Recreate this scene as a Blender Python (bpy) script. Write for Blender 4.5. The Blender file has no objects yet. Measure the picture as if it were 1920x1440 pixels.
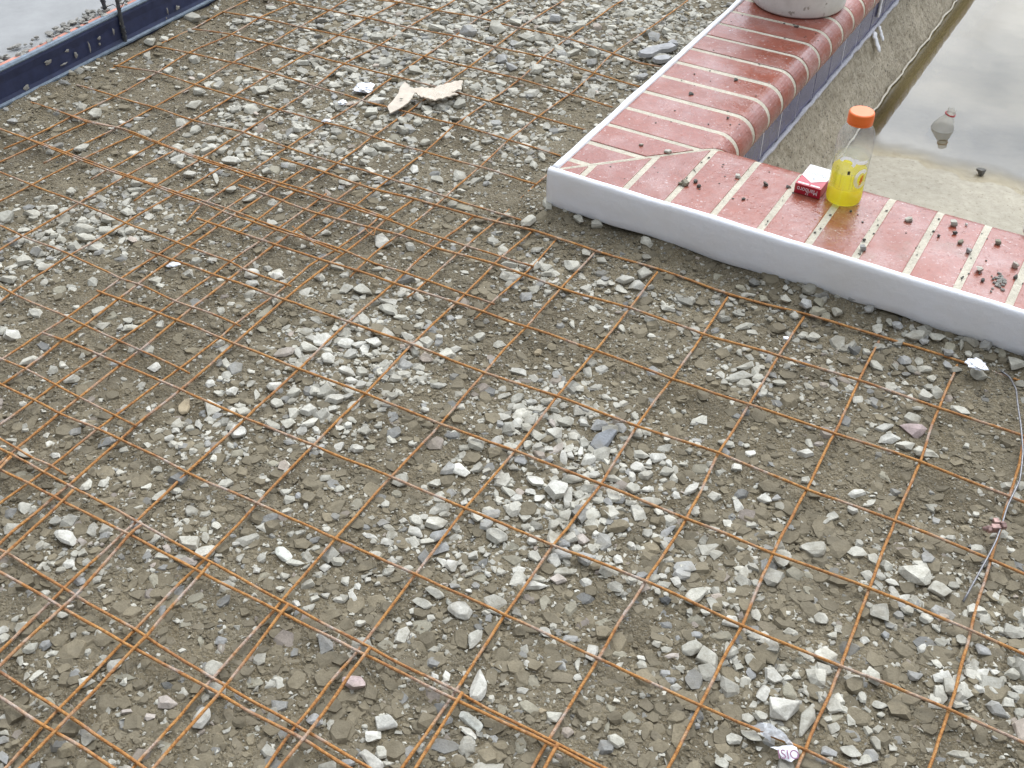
import bpy, bmesh, math, random
import numpy as np
from mathutils import Vector, Matrix, noise as mnoise

random.seed(7); RNG = np.random.default_rng(11)
scene = bpy.context.scene
C = scene.collection
PI = math.pi

# ------------------------------------------------------------------ camera, sky, sun, exposure
F_PX, PITCH, ROLL, CAM_H = 2109.0, math.radians(48.71), math.radians(0.117), 1.332
cam_data = bpy.data.cameras.new('camera')
cam_data.sensor_width = 36.0; cam_data.lens = F_PX / 1920 * 36.0
cam_data.clip_start = 0.02; cam_data.clip_end = 500
cam = bpy.data.objects.new('camera', cam_data); C.objects.link(cam)
cam.location = (0, 0, CAM_H); cam.rotation_euler = (PITCH, ROLL, 0)
scene.camera = cam

SUN_EL, SUN_AZ = math.radians(52), math.radians(22)       # azimuth measured from +Y towards +X
world = bpy.data.worlds.new('World'); scene.world = world; world.use_nodes = True
wt = world.node_tree; wt.nodes.clear()
def wn(t): return wt.nodes.new(t)
w_out = wn('ShaderNodeOutputWorld'); w_bg = wn('ShaderNodeBackground'); w_bg.inputs['Strength'].default_value = 0.1
sky = wn('ShaderNodeTexSky'); sky.sky_type = 'NISHITA'; sky.sun_disc = False
sky.sun_elevation = SUN_EL; sky.sun_rotation = SUN_AZ; sky.dust_density = 2.0
w_tc = wn('ShaderNodeTexCoord'); w_map = wn('ShaderNodeMapping'); w_map.inputs['Scale'].default_value = (1, 1, 2.2)
w_n = wn('ShaderNodeTexNoise'); w_n.inputs['Scale'].default_value = 3.2; w_n.inputs['Detail'].default_value = 8; w_n.inputs['Roughness'].default_value = 0.58
w_r = wn('ShaderNodeValToRGB'); w_r.color_ramp.elements[0].position = 0.33; w_r.color_ramp.elements[1].position = 0.52
w_r.color_ramp.elements[0].color = (0.30, 0.30, 0.30, 1)
w_n2 = wn('ShaderNodeTexNoise'); w_n2.inputs['Scale'].default_value = 6; w_n2.inputs['Detail'].default_value = 6
w_cc = wn('ShaderNodeMix'); w_cc.data_type = 'RGBA'
w_cc.inputs['A'].default_value = (3.1, 3.7, 4.7, 1); w_cc.inputs['B'].default_value = (7.2, 7.5, 7.9, 1)
w_mx = wn('ShaderNodeMix'); w_mx.data_type = 'RGBA'
L = wt.links.new
L(w_tc.outputs['Generated'], w_map.inputs['Vector']); L(w_map.outputs[0], w_n.inputs['Vector']); L(w_map.outputs[0], w_n2.inputs['Vector'])
L(w_n.outputs[0], w_r.inputs[0]); w_r2 = wn('ShaderNodeMapRange'); w_r2.inputs['From Min'].default_value = 0.34; w_r2.inputs['From Max'].default_value = 0.60; L(w_n2.outputs[0], w_r2.inputs['Value']); L(w_r2.outputs[0], w_cc.inputs['Factor'])
L(w_r.outputs[0], w_mx.inputs['Factor']); L(sky.outputs[0], w_mx.inputs['A']); L(w_cc.outputs['Result'], w_mx.inputs['B'])
# thin cloud glows around the hidden sun
w_dot = wn('ShaderNodeVectorMath'); w_dot.operation = 'DOT_PRODUCT'; w_dot.inputs[1].default_value = (math.sin(SUN_AZ) * math.cos(SUN_EL), math.cos(SUN_AZ) * math.cos(SUN_EL), math.sin(SUN_EL))
w_mxx = wn('ShaderNodeMath'); w_mxx.operation = 'MAXIMUM'; w_mxx.inputs[1].default_value = 0.0
w_pw = wn('ShaderNodeMath'); w_pw.operation = 'POWER'; w_pw.inputs[1].default_value = 4.0
w_gl = wn('ShaderNodeMath'); w_gl.operation = 'MULTIPLY_ADD'; w_gl.inputs[1].default_value = 9.5; w_gl.inputs[2].default_value = 1.0
w_gm = wn('ShaderNodeMix'); w_gm.data_type = 'RGBA'; w_gm.blend_type = 'MULTIPLY'; w_gm.inputs['Factor'].default_value = 1.0
L(w_tc.outputs['Generated'], w_dot.inputs[0]); L(w_dot.outputs['Value'], w_mxx.inputs[0]); L(w_mxx.outputs[0], w_pw.inputs[0]); L(w_pw.outputs[0], w_gl.inputs[0])
L(w_cc.outputs['Result'], w_gm.inputs['A']); L(w_gl.outputs[0], w_gm.inputs['B']); L(w_gm.outputs['Result'], w_mx.inputs['B'])
L(w_mx.outputs['Result'], w_bg.inputs['Color']); L(w_bg.outputs[0], w_out.inputs[0])

sun_d = bpy.data.lights.new('sun', 'SUN'); sun_d.energy = 1.0; sun_d.angle = math.radians(24); sun_d.color = (1.0, 0.96, 0.9)
sun = bpy.data.objects.new('sun', sun_d); C.objects.link(sun)
sdir = Vector((math.sin(SUN_AZ) * math.cos(SUN_EL), math.cos(SUN_AZ) * math.cos(SUN_EL), math.sin(SUN_EL)))
sun.rotation_euler = sdir.to_track_quat('Z', 'Y').to_euler(); sun.location = sdir * 20
scene.view_settings.view_transform = 'Standard'; scene.view_settings.look = 'None'
scene.view_settings.gamma = 1.0; scene.view_settings.use_curve_mapping = False
scene.view_settings.exposure = -0.08

# ------------------------------------------------------------------ coordinate helpers
_R = np.array((Matrix.Rotation(ROLL, 3, 'Y') @ Matrix.Rotation(PITCH, 3, 'X')))
def at(px, py, z=0.0):
    """point of the horizontal plane at height z that is seen in pixel (px, py) of the 1920x1440 photograph"""
    d = _R @ np.array([(px - 960) / F_PX, -(py - 720) / F_PX, -1.0])
    k = (z - CAM_H) / d[2]
    return Vector((d[0] * k, d[1] * k, z))
def to_px(P):
    d = (np.asarray(P, float) - np.array([0, 0, CAM_H])) @ _R
    return 960 + F_PX * d[..., 0] / -d[..., 2], 720 - F_PX * d[..., 1] / -d[..., 2]
K0 = Vector((0.078, 2.098, 0)); ANG = math.radians(-31.0)      # pool corner frame: u along the near coping, v along the far one
U = Vector((math.cos(ANG), math.sin(ANG), 0)); V = Vector((-math.sin(ANG), math.cos(ANG), 0))
def W(u, v, z=0.0): return K0 + U * u + V * v + Vector((0, 0, z))
def UV(p):
    d = Vector((p[0], p[1], 0)) - K0
    return d.dot(U), d.dot(V)

def fbm(x, y, s=0.0, octs=3):
    return mnoise.fractal(Vector((x, y, s)), 1.0, 2.0, octs)

# vectorised value noise for the terrain
_perm = RNG.random((256, 256))
def vnoise(x, y):
    xi = np.floor(x).astype(int); yi = np.floor(y).astype(int); fx = x - xi; fy = y - yi
    fx = fx * fx * (3 - 2 * fx); fy = fy * fy * (3 - 2 * fy)
    g = lambda i, j: _perm[i % 256, j % 256]
    return (g(xi, yi) * (1 - fx) + g(xi + 1, yi) * fx) * (1 - fy) + (g(xi, yi + 1) * (1 - fx) + g(xi + 1, yi + 1) * fx) * fy - 0.5
UA, VA = np.array(U), np.array(V)
def ground_h(x, y):
    x = np.asarray(x, float); y = np.asarray(y, float)
    h = -0.013 + 0.016 * vnoise(x * 3.1 + 7, y * 3.1 + 3) + 0.010 * vnoise(x * 9 + 31, y * 9 + 12) + 0.006 * vnoise(x * 27, y * 27)
    dx, dy = x - K0.x, y - K0.y
    u = dx * UA[0] + dy * UA[1]; v = dx * VA[0] + dy * VA[1]
    d = np.where((u > 0), np.abs(v), np.where(v > 0, np.abs(u), np.hypot(u, v)))   # distance to the coping edge
    h = h + 0.020 * np.exp(-(d / 0.10) ** 2)
    h = h + 0.016 * np.exp(-((u + 1.38) / 0.09) ** 2)
    return h

# ------------------------------------------------------------------ object helpers
def link(name, me, mats=(), parent=None):
    o = bpy.data.objects.new(name, me); C.objects.link(o)
    for m in (mats if isinstance(mats, (list, tuple)) else [mats]):
        if m is not None and me is not None and m.name not in [x.name for x in me.materials if x]: me.materials.append(m)
    if parent is not None: o.parent = parent
    return o
def from_bm(name, bm, mat, parent=None, smooth=False, recalc=True):
    if recalc: bmesh.ops.recalc_face_normals(bm, faces=bm.faces[:])
    me = bpy.data.meshes.new(name); bm.to_mesh(me); bm.free()
    if smooth: me.polygons.foreach_set('use_smooth', [True] * len(me.polygons))
    return link(name, me, mat, parent)
def empty(name, loc=(0, 0, 0)):
    o = bpy.data.objects.new(name, None); C.objects.link(o); o.location = loc; o.empty_display_size = 0.05
    bpy.context.view_layer.update()
    return o
def tag(o, label=None, cat=None, group=None, kind=None):
    if label: o['label'] = label
    if cat: o['category'] = cat
    if group: o['group'] = group
    if kind: o['kind'] = kind
    return o
def keep(o, parent):
    """parent o to an Empty that only has a location, leaving o where it is"""
    o.parent = parent; o.matrix_parent_inverse = Matrix.Translation(-parent.location)
    return o
def tube_bm(bm, pts, r, n=6, caps=True, rfun=None):
    rings = []
    for i, p in enumerate(pts):
        a = pts[max(i - 1, 0)]; b = pts[min(i + 1, len(pts) - 1)]
        t = (Vector(b) - Vector(a)).normalized()
        ref = Vector((0, 0, 1)) if abs(t.z) < 0.9 else Vector((1, 0, 0))
        s = t.cross(ref).normalized(); w = s.cross(t)
        rr = rfun(i) if rfun else r
        rings.append([bm.verts.new(Vector(p) + (s * math.cos(2 * PI * k / n) + w * math.sin(2 * PI * k / n)) * rr) for k in range(n)])
    for a, b in zip(rings, rings[1:]):
        for k in range(n): bm.faces.new((a[k], a[(k + 1) % n], b[(k + 1) % n], b[k]))
    if caps:
        bm.faces.new(rings[0][::-1]); bm.faces.new(rings[-1])
def lathe_bm(bm, prof, n=32, cap0=False, cap1=False, mat=None):
    rings = [[bm.verts.new((r * math.cos(2 * PI * k / n), r * math.sin(2 * PI * k / n), z)) for k in range(n)] for r, z in prof]
    for a, b in zip(rings, rings[1:]):
        for k in range(n): bm.faces.new((a[k], a[(k + 1) % n], b[(k + 1) % n], b[k]))
    if cap0: bm.faces.new(rings[0][::-1])
    if cap1: bm.faces.new(rings[-1])
def box_bm(bm, c, sx, sy, sz, ax=Vector((1, 0, 0)), ay=Vector((0, 1, 0)), bevel=0.0):
    az = ax.cross(ay); vs = []
    for k in (-1, 1):
        for j in (-1, 1):
            for i in (-1, 1): vs.append(bm.verts.new(Vector(c) + ax * (i * sx / 2) + ay * (j * sy / 2) + az * (k * sz / 2)))
    fs = [(0, 2, 3, 1), (4, 5, 7, 6), (0, 1, 5, 4), (2, 6, 7, 3), (0, 4, 6, 2), (1, 3, 7, 5)]
    nf = [bm.faces.new([vs[i] for i in f]) for f in fs]
    if bevel:
        es = {e for f in nf for e in f.edges}
        bmesh.ops.bevel(bm, geom=list(es), offset=bevel, segments=2, affect='EDGES', profile=0.6)

# ------------------------------------------------------------------ materials
class NT:
    def __init__(s, name):
        s.m = bpy.data.materials.new(name); s.m.use_nodes = True; s.t = s.m.node_tree; s.t.nodes.clear()
        s.out = s.n('ShaderNodeOutputMaterial')
    def n(s, typ, **kw):
        nd = s.t.nodes.new(typ)
        for k, v in kw.items():
            if k in nd.inputs: nd.inputs[k].default_value = v
            else: setattr(nd, k, v)
        return nd
    def l(s, a, b): s.t.links.new(a, b)
    def coord(s, kind='Object'):
        if kind == 'World': return s.n('ShaderNodeNewGeometry').outputs['Position']
        return s.n('ShaderNodeTexCoord').outputs[kind]
    def noise(s, vec, scale, detail=4, rough=0.55, dist=0.0):
        nd = s.n('ShaderNodeTexNoise'); nd.inputs['Scale'].default_value = scale; nd.inputs['Detail'].default_value = detail
        nd.inputs['Roughness'].default_value = rough; nd.inputs['Distortion'].default_value = dist
        s.l(vec, nd.inputs['Vector']); return nd.outputs['Fac']
    def ramp(s, fac, stops, interp='LINEAR'):
        nd = s.n('ShaderNodeValToRGB'); cr = nd.color_ramp; cr.interpolation = interp
        while len(cr.elements) < len(stops): cr.elements.new(0.5)
        for e, (p, c) in zip(cr.elements, stops):
            e.position = p; e.color = (c, c, c, 1) if not isinstance(c, tuple) else (*c, 1)
        s.l(fac, nd.inputs[0]); return nd.outputs[0]
    def mix(s, fac, a, b, blend='MIX'):
        nd = s.n('ShaderNodeMix'); nd.data_type = 'RGBA'; nd.blend_type = blend
        for v, k in ((fac, 'Factor'), (a, 'A'), (b, 'B')):
            if isinstance(v, (int, float)): nd.inputs[k].default_value = v
            elif isinstance(v, tuple): nd.inputs[k].default_value = (*v, 1)
            else: s.l(v, nd.inputs[k])
        return nd.outputs['Result']
    def math(s, op, a, b=0.0):
        nd = s.n('ShaderNodeMath'); nd.operation = op
        for i, v in enumerate((a, b)):
            if isinstance(v, (int, float)): nd.inputs[i].default_value = v
            else: s.l(v, nd.inputs[i])
        return nd.outputs[0]
    def bump(s, h, strength=0.5, dist=0.002, normal=None):
        nd = s.n('ShaderNodeBump'); nd.inputs['Strength'].default_value = strength; nd.inputs['Distance'].default_value = dist
        s.l(h, nd.inputs['Height'])
        if normal is not None: s.l(normal, nd.inputs['Normal'])
        return nd.outputs[0]
    def bsdf(s, color, rough=0.8, spec=0.5, normal=None, **kw):
        p = s.n('ShaderNodeBsdfPrincipled')
        for v, k in ((color, 'Base Color'), (rough, 'Roughness'), (spec, 'Specular IOR Level')):
            if isinstance(v, tuple): p.inputs[k].default_value = (*v, 1)
            elif isinstance(v, (int, float)): p.inputs[k].default_value = v
            else: s.l(v, p.inputs[k])
        for k, v in kw.items(): p.inputs[k.replace('_', ' ')].default_value = v
        if normal is not None: s.l(normal, p.inputs['Normal'])
        s.l(p.outputs[0], s.out.inputs['Surface']); return p

def m_ground():
    t = NT('damp_gravelly_dirt'); p = t.coord('World')
    a = t.noise(p, 3.2, 5, 0.6); b = t.noise(p, 26, 6, 0.65); c = t.noise(p, 160, 4, 0.7); d = t.noise(p, 420, 3, 0.7)
    col = t.ramp(a, [(0.32, (0.104, 0.081, 0.047)), (0.52, (0.160, 0.128, 0.076)), (0.72, (0.230, 0.190, 0.121))])
    col = t.mix(t.ramp(b, [(0.35, 0.0), (0.7, 0.55)]), col, (0.205, 0.178, 0.124))
    col = t.mix(0.6, col, t.ramp(c, [(0.3, (0.55, 0.55, 0.55)), (0.7, (1.45, 1.45, 1.45))]), 'MULTIPLY')
    col = t.mix(t.ramp(d, [(0.59, 0.0), (0.68, 0.7)]), col, (0.45, 0.43, 0.37))
    vo = t.n('ShaderNodeTexVoronoi'); vo.inputs['Scale'].default_value = 190; t.l(p, vo.inputs['Vector'])
    h = t.math('ADD', t.math('MULTIPLY', vo.outputs['Distance'], -0.9), t.math('ADD', c, t.math('MULTIPLY', d, 0.5)))
    t.bsdf(col, 0.85, 0.3, t.bump(h, 0.9, 0.005)); return t.m
def stone_tree(name, use_attr):
    t = NT(name)
    if use_attr:
        at_ = t.n('ShaderNodeAttribute'); at_.attribute_name = 'Col'; base = at_.outputs['Color']; p = t.coord('World')
    else:
        oi = t.n('ShaderNodeObjectInfo'); base = oi.outputs['Color']; p = t.coord('World')
    a = t.noise(p, 70, 5, 0.65); b = t.noise(p, 330, 4, 0.7); s = t.noise(p, 900, 2, 0.6)
    col = t.mix(1.0, base, t.ramp(a, [(0.3, (0.74, 0.73, 0.70)), (0.5, (0.98, 0.98, 0.97)), (0.72, (1.14, 1.14, 1.13))]), 'MULTIPLY')
    col = t.mix(0.55, col, t.ramp(b, [(0.3, (0.66, 0.65, 0.62)), (0.7, (1.25, 1.25, 1.25))]), 'MULTIPLY')
    # dust and mud caught on the stones
    col = t.mix(t.ramp(t.noise(p, 24, 4, 0.6), [(0.46, 0.0), (0.72, 0.6)]), col, (0.19, 0.163, 0.112))
    h = t.math('ADD', a, t.math('MULTIPLY', b, 0.5))
    t.bsdf(col, 0.82, 0.35, t.bump(h, 0.45, 0.003)); return t.m
def m_rust():
    t = NT('rusty_steel_wire'); p = t.coord('World')
    a = t.noise(p, 9, 4, 0.6); b = t.noise(p, 120, 5, 0.7); c = t.noise(p, 14, 3, 0.6)
    col = t.ramp(b, [(0.28, (0.19, 0.075, 0.026)), (0.5, (0.42, 0.192, 0.056)), (0.75, (0.55, 0.32, 0.12))])
    col = t.mix(t.ramp(a, [(0.45, 0.0), (0.7, 0.5)]), col, (0.25, 0.115, 0.065))
    pale = t.mix(b, (0.27, 0.20, 0.16), (0.56, 0.50, 0.44))
    col = t.mix(t.math('MULTIPLY', t.ramp(c, [(0.515, 0.0), (0.64, 0.92)]), t.ramp(b, [(0.35, 0.45), (0.6, 1.0)])), col, pale)
    t.bsdf(col, 0.8, 0.3, t.bump(t.noise(p, 240, 3, 0.6), 1.0, 0.003)); return t.m
def m_brick():
    t = NT('wet_red_coping_brick'); p = t.coord('World'); oi = t.n('ShaderNodeObjectInfo')
    a = t.noise(p, 11, 5, 0.6); b = t.noise(p, 55, 5, 0.65); f = t.noise(p, 260, 4, 0.6); big = t.noise(p, 4.5, 4, 0.55)
    col = t.ramp(oi.outputs['Random'], [(0, (0.25, 0.067, 0.038)), (0.5, (0.285, 0.078, 0.046)), (1, (0.268, 0.081, 0.051))])
    col = t.mix(0.5, col, t.ramp(b, [(0.3, (0.72, 0.7, 0.68)), (0.7, (1.2, 1.2, 1.2))]), 'MULTIPLY')
    hz = t.math('MULTIPLY', t.ramp(a, [(0.46, 0.0), (0.70, 0.45)]), t.ramp(f, [(0.3, 0.25), (0.62, 1.0)]))
    col = t.mix(hz, col, (0.50, 0.37, 0.345))                      # cement haze left on the faces
    sp = t.ramp(t.noise(p, 95, 3, 0.8), [(0.60, 0.0), (0.67, 0.75)])
    sp = t.math('MULTIPLY', sp, t.ramp(t.noise(p, 16, 3, 0.6), [(0.42, 0.08), (0.62, 1.0)]))
    col = t.mix(sp, col, (0.62, 0.54, 0.51))  # pale specks in the colour, standing for glints off the wet drops
    mud = t.ramp(t.noise(p, 7.5, 5, 0.6), [(0.62, 0.0), (0.75, 0.5)]); col = t.mix(mud, col, (0.22, 0.17, 0.11))
    wet = t.ramp(big, [(0.40, 1.0), (0.62, 0.0)])
    col = t.mix(t.math('MULTIPLY', wet, 0.25), col, t.mix(1.0, col, (0.75, 0.62, 0.6), 'MULTIPLY'))
    rn = t.n('ShaderNodeMath'); rn.operation = 'ADD'; t.l(t.math('MULTIPLY', wet, -0.26), rn.inputs[0]); rn.inputs[1].default_value = 0.42
    vo = t.n('ShaderNodeTexVoronoi'); vo.inputs['Scale'].default_value = 130; t.l(p, vo.inputs['Vector'])
    dr = t.ramp(vo.outputs['Distance'], [(0.12, 1.0), (0.42, 0.0)])   # water drops
    dm = t.math('MULTIPLY', dr, t.ramp(t.noise(p, 60, 2, 0.5), [(0.52, 0.0), (0.58, 1.0)]))
    h = t.math('ADD', t.math('MULTIPLY', dm, 0.45), t.math('ADD', t.math('MULTIPLY', b, 1.0), t.math('MULTIPLY', f, 0.25)))
    t.bsdf(col, rn.outputs[0], 0.5, t.bump(h, 0.5, 0.0028)); return t.m
def m_rough(name, c1, c2, scale=60, rough=0.9, bs=0.6, bd=0.003, spots=None, spec=0.3, st=0.60):
    t = NT(name); p = t.coord('World')
    a = t.noise(p, scale, 6, 0.65); b = t.noise(p, scale * 6, 4, 0.7); g = t.noise(p, scale / 9, 4, 0.6)
    col = t.mix(t.ramp(a, [(0.3, 0.0), (0.7, 1.0)]), c1, c2)
    col = t.mix(0.5, col, t.ramp(g, [(0.3, (0.78, 0.78, 0.78)), (0.7, (1.2, 1.2, 1.2))]), 'MULTIPLY')
    if spots: col = t.mix(t.ramp(t.noise(p, scale * 2.6, 3, 0.7), [(st, 0.0), (st + 0.06, 0.85)]), col, spots)
    t.bsdf(col, rough, spec, t.bump(t.math('ADD', a, t.math('MULTIPLY', b, 0.5)), bs, bd)); return t.m
def m_foam():
    t = NT('white_packing_foam'); p = t.coord('World')
    f = t.noise(p, 500, 3, 0.6); g = t.noise(p, 6, 4, 0.6)
    col = t.mix(t.ramp(g, [(0.42, 0.0), (0.75, 0.6)]), (0.82, 0.82, 0.84), (0.74, 0.71, 0.65))
    t.bsdf(col, 0.6, 0.3, t.bump(t.math('ADD', f, t.math('MULTIPLY', t.noise(p, 22, 4, 0.6), 6.0)), 0.45, 0.0012)); return t.m
def m_plain(name, col, rough=0.5, spec=0.5, bump=0.0, bscale=80, vary=0.12, **kw):
    t = NT(name); p = t.coord('World'); a = t.noise(p, bscale, 5, 0.6)
    lo = tuple(c * (1 - vary) for c in col); hi = tuple(c * (1 + vary) for c in col)
    c = t.ramp(a, [(0.3, lo), (0.7, hi)])
    t.bsdf(c, rough, spec, t.bump(a, bump, 0.002) if bump else None, **kw); return t.m
def m_clear(name, tint=(0.93, 0.95, 0.97), haze=0.10, hazecol=(0.8, 0.82, 0.85)):
    t = NT(name)
    lw = t.n('ShaderNodeLayerWeight'); lw.inputs['Blend'].default_value = 0.5
    fr = t.math('ADD', t.math('MULTIPLY', t.math('POWER', lw.outputs['Facing'], 3.0), 0.38), 0.035)
    tr = t.n('ShaderNodeBsdfTransparent'); tr.inputs[0].default_value = (*tint, 1)
    df = t.n('ShaderNodeBsdfDiffuse'); df.inputs[0].default_value = (*hazecol, 1)
    tl = t.n('ShaderNodeBsdfTranslucent'); tl.inputs[0].default_value = (*hazecol, 1)
    dm = t.n('ShaderNodeMixShader'); dm.inputs[0].default_value = 0.6; t.l(df.outputs[0], dm.inputs[1]); t.l(tl.outputs[0], dm.inputs[2])
    gl = t.n('ShaderNodeBsdfGlossy'); gl.inputs['Roughness'].default_value = 0.06
    p = t.coord('World'); t.l(t.bump(t.noise(p, 60, 3, 0.5), 0.3, 0.002), gl.inputs['Normal'])
    m1 = t.n('ShaderNodeMixShader'); m1.inputs[0].default_value = haze; t.l(tr.outputs[0], m1.inputs[1]); t.l(dm.outputs[0], m1.inputs[2])
    m2 = t.n('ShaderNodeMixShader'); t.l(fr, m2.inputs[0]); t.l(m1.outputs[0], m2.inputs[1]); t.l(gl.outputs[0], m2.inputs[2])
    t.l(m2.outputs[0], t.out.inputs['Surface']); return t.m
def m_water():
    t = NT('murky_pool_water'); p = t.coord('World')
    at_ = t.n('ShaderNodeAttribute'); at_.attribute_name = 'depth'; d = at_.outputs['Fac']
    fr = t.n('ShaderNodeFresnel'); fr.inputs['IOR'].default_value = 1.66
    b = t.bump(t.noise(p, 5, 2, 0.5), 0.05, 0.01)
    t.l(b, fr.inputs['Normal'])
    tr = t.n('ShaderNodeBsdfTransparent')
    t.l(t.mix(t.ramp(d, [(0.0, 0.0), (0.35, 1.0)]), (0.97, 0.95, 0.90), (0.50, 0.42, 0.25)), tr.inputs[0])
    df = t.n('ShaderNodeBsdfDiffuse'); df.inputs[0].default_value = (0.27, 0.215, 0.105, 1)
    gl = t.n('ShaderNodeBsdfGlossy'); t.l(t.ramp(d, [(0.0, 0.34), (0.05, 0.2), (0.14, 0.02)]), gl.inputs['Roughness']); t.l(b, gl.inputs['Normal'])
    m1 = t.n('ShaderNodeMixShader'); t.l(t.ramp(d, [(0.0, 0.0), (0.6, 0.5)]), m1.inputs[0]); t.l(tr.outputs[0], m1.inputs[1]); t.l(df.outputs[0], m1.inputs[2])
    m2 = t.n('ShaderNodeMixShader'); t.l(t.math('MULTIPLY', fr.outputs[0], t.ramp(d, [(0.0, 0.0), (0.10, 1.0)])), m2.inputs[0]); t.l(m1.outputs[0], m2.inputs[1]); t.l(gl.outputs[0], m2.inputs[2])
    t.l(m2.outputs[0], t.out.inputs['Surface']); return t.m
def m_liquid():
    t = NT('yellow_sports_drink')
    tr = t.n('ShaderNodeBsdfTransparent'); tr.inputs[0].default_value = (0.98, 0.95, 0.35, 1)
    df = t.n('ShaderNodeBsdfDiffuse'); df.inputs[0].default_value = (0.95, 0.86, 0.03, 1)
    tl = t.n('ShaderNodeBsdfTranslucent'); tl.inputs[0].default_value = (1.0, 0.92, 0.05, 1)
    m0 = t.n('ShaderNodeMixShader'); m0.inputs[0].default_value = 0.75; t.l(df.outputs[0], m0.inputs[1]); t.l(tl.outputs[0], m0.inputs[2])
    m1 = t.n('ShaderNodeMixShader'); m1.inputs[0].default_value = 0.5; t.l(tr.outputs[0], m1.inputs[1]); t.l(m0.outputs[0], m1.inputs[2])
    t.l(m1.outputs[0], t.out.inputs['Surface']); return t.m

M_GROUND = m_ground(); M_STONE = stone_tree('limestone_chunk', False); M_GRAVEL = stone_tree('crushed_gravel', True)
M_RUST = m_rust(); M_BRICK = m_brick(); M_FOAM = m_foam()
M_MORTAR = m_rough('sandy_mortar', (0.44, 0.395, 0.305), (0.62, 0.57, 0.46), 140, 0.9, 0.6, 0.002, (0.20, 0.17, 0.12))
M_PLASTER = m_rough('rough_pool_plaster', (0.34, 0.285, 0.20), (0.58, 0.51, 0.385), 55, 0.92, 1.0, 0.010, (0.12, 0.105, 0.085), st=0.57)
M_FLOOR = m_rough('pool_floor_plaster', (0.31, 0.275, 0.205), (0.41, 0.37, 0.285), 45, 0.7, 0.5, 0.004, (0.20, 0.17, 0.12))
M_CONC = m_rough('fresh_trowelled_concrete', (0.25, 0.248, 0.24), (0.33, 0.328, 0.318), 9, 0.8, 0.12, 0.002)
M_BEAM = m_rough('grey_footing_concrete', (0.22, 0.21, 0.19), (0.30, 0.29, 0.26), 40)
M_TILE = m_plain('dark_blue_glazed_tile', (0.078, 0.073, 0.152), 0.22, 0.5, 0.08, 30, 0.2)
M_GROUT = m_rough('pale_grout', (0.40, 0.39, 0.42), (0.58, 0.57, 0.59), 160, 0.85, 0.5, 0.002, (0.2, 0.2, 0.22))
M_JOINT = m_plain('white_tile_grout', (0.80, 0.79, 0.80), 0.8, 0.3, 0.2, 120, 0.06)
M_NAVY = m_plain('navy_plastic_form', (0.030, 0.038, 0.085), 0.42, 0.45, 0.1, 40, 0.25)
M_SLATE = m_plain('dusty_slate_blue_plastic', (0.17, 0.21, 0.25), 0.55, 0.4, 0.2, 60, 0.3)
M_ORANGE = m_plain('salmon_orange_strip', (0.52, 0.22, 0.155), 0.6, 0.3, 0.1, 12, 0.35)
M_SPLASH = m_rough('dried_cement_splash', (0.24, 0.225, 0.195), (0.38, 0.36, 0.32), 120)
M_STEEL = m_plain('dark_weathered_steel', (0.06, 0.062, 0.065), 0.6, 0.5, 0.6, 160, 0.5)
M_WIRE = m_plain('dull_grey_wire', (0.20, 0.195, 0.20), 0.4, 0.5, 0.3, 200, 0.3, Metallic=0.6)
M_COPPER = m_plain('copper_clamp_metal', (0.30, 0.19, 0.165), 0.5, 0.5, 0.3, 120, 0.4, Metallic=0.4)
M_CARD = m_plain('cream_cardboard', (0.61, 0.53, 0.43), 0.85, 0.2, 0.3, 60, 0.10)
M_FOIL = m_plain('crumpled_white_foil', (0.78, 0.79, 0.82), 0.28, 0.6, 0.4, 160, 0.12, Metallic=0.35)
M_FILM = m_clear('clear_wrapper_film', (0.9, 0.92, 0.95), 0.55, (0.82, 0.83, 0.84))
M_PAPER = m_plain('white_print_paper', (0.80, 0.80, 0.82), 0.5, 0.4, 0.2, 120, 0.05)
M_PURPLE = m_plain('dull_purple_ink', (0.22, 0.10, 0.16), 0.6, 0.3)
def m_backlit(name, col):
    t = NT(name); df = t.n('ShaderNodeBsdfDiffuse'); df.inputs[0].default_value = (*col, 1)
    tl = t.n('ShaderNodeBsdfTranslucent'); tl.inputs[0].default_value = (*col, 1)
    m = t.n('ShaderNodeMixShader'); m.inputs[0].default_value = 0.45; t.l(df.outputs[0], m.inputs[1]); t.l(tl.outputs[0], m.inputs[2])
    t.l(m.outputs[0], t.out.inputs['Surface']); return t.m
M_LABEL = m_backlit('white_label_print', (0.9, 0.9, 0.9))
M_WHITE = m_plain('white_print', (0.74, 0.74, 0.74), 0.4, 0.4, 0, 60, 0.03)
M_RED = m_plain('crimson_carton', (0.40, 0.012, 0.03), 0.3, 0.5, 0, 60, 0.06)
M_GREYINK = m_plain('pale_grey_ink', (0.33, 0.33, 0.33), 0.5, 0.3)
M_CAP = m_plain('orange_plastic_cap', (0.83, 0.17, 0.025), 0.35, 0.5, 0, 60, 0.05)
M_PET = m_clear('clear_bottle_plastic', (0.95, 0.96, 0.96), 0.09)
M_SLEEVE = m_clear('translucent_label_film', (0.93, 0.93, 0.88), 0.12, (0.85, 0.86, 0.70))
M_DRINK = m_liquid()
M_ORANGE_INK = m_plain('orange_print', (0.80, 0.22, 0.02), 0.4, 0.4)
M_OLIVE_INK = m_plain('olive_print', (0.45, 0.42, 0.03), 0.5, 0.3)
M_DARKINK = m_plain('dark_print', (0.06, 0.06, 0.03), 0.5, 0.3)
M_REDRING = m_plain('red_plastic_ring', (0.50, 0.05, 0.06), 0.35, 0.5)
M_BUCKET = m_rough('scuffed_white_bucket', (0.60, 0.58, 0.53), (0.80, 0.79, 0.75), 14, 0.5, 0.2, 0.002, (0.34, 0.31, 0.26), 0.5)
M_WATER = m_water()
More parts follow.
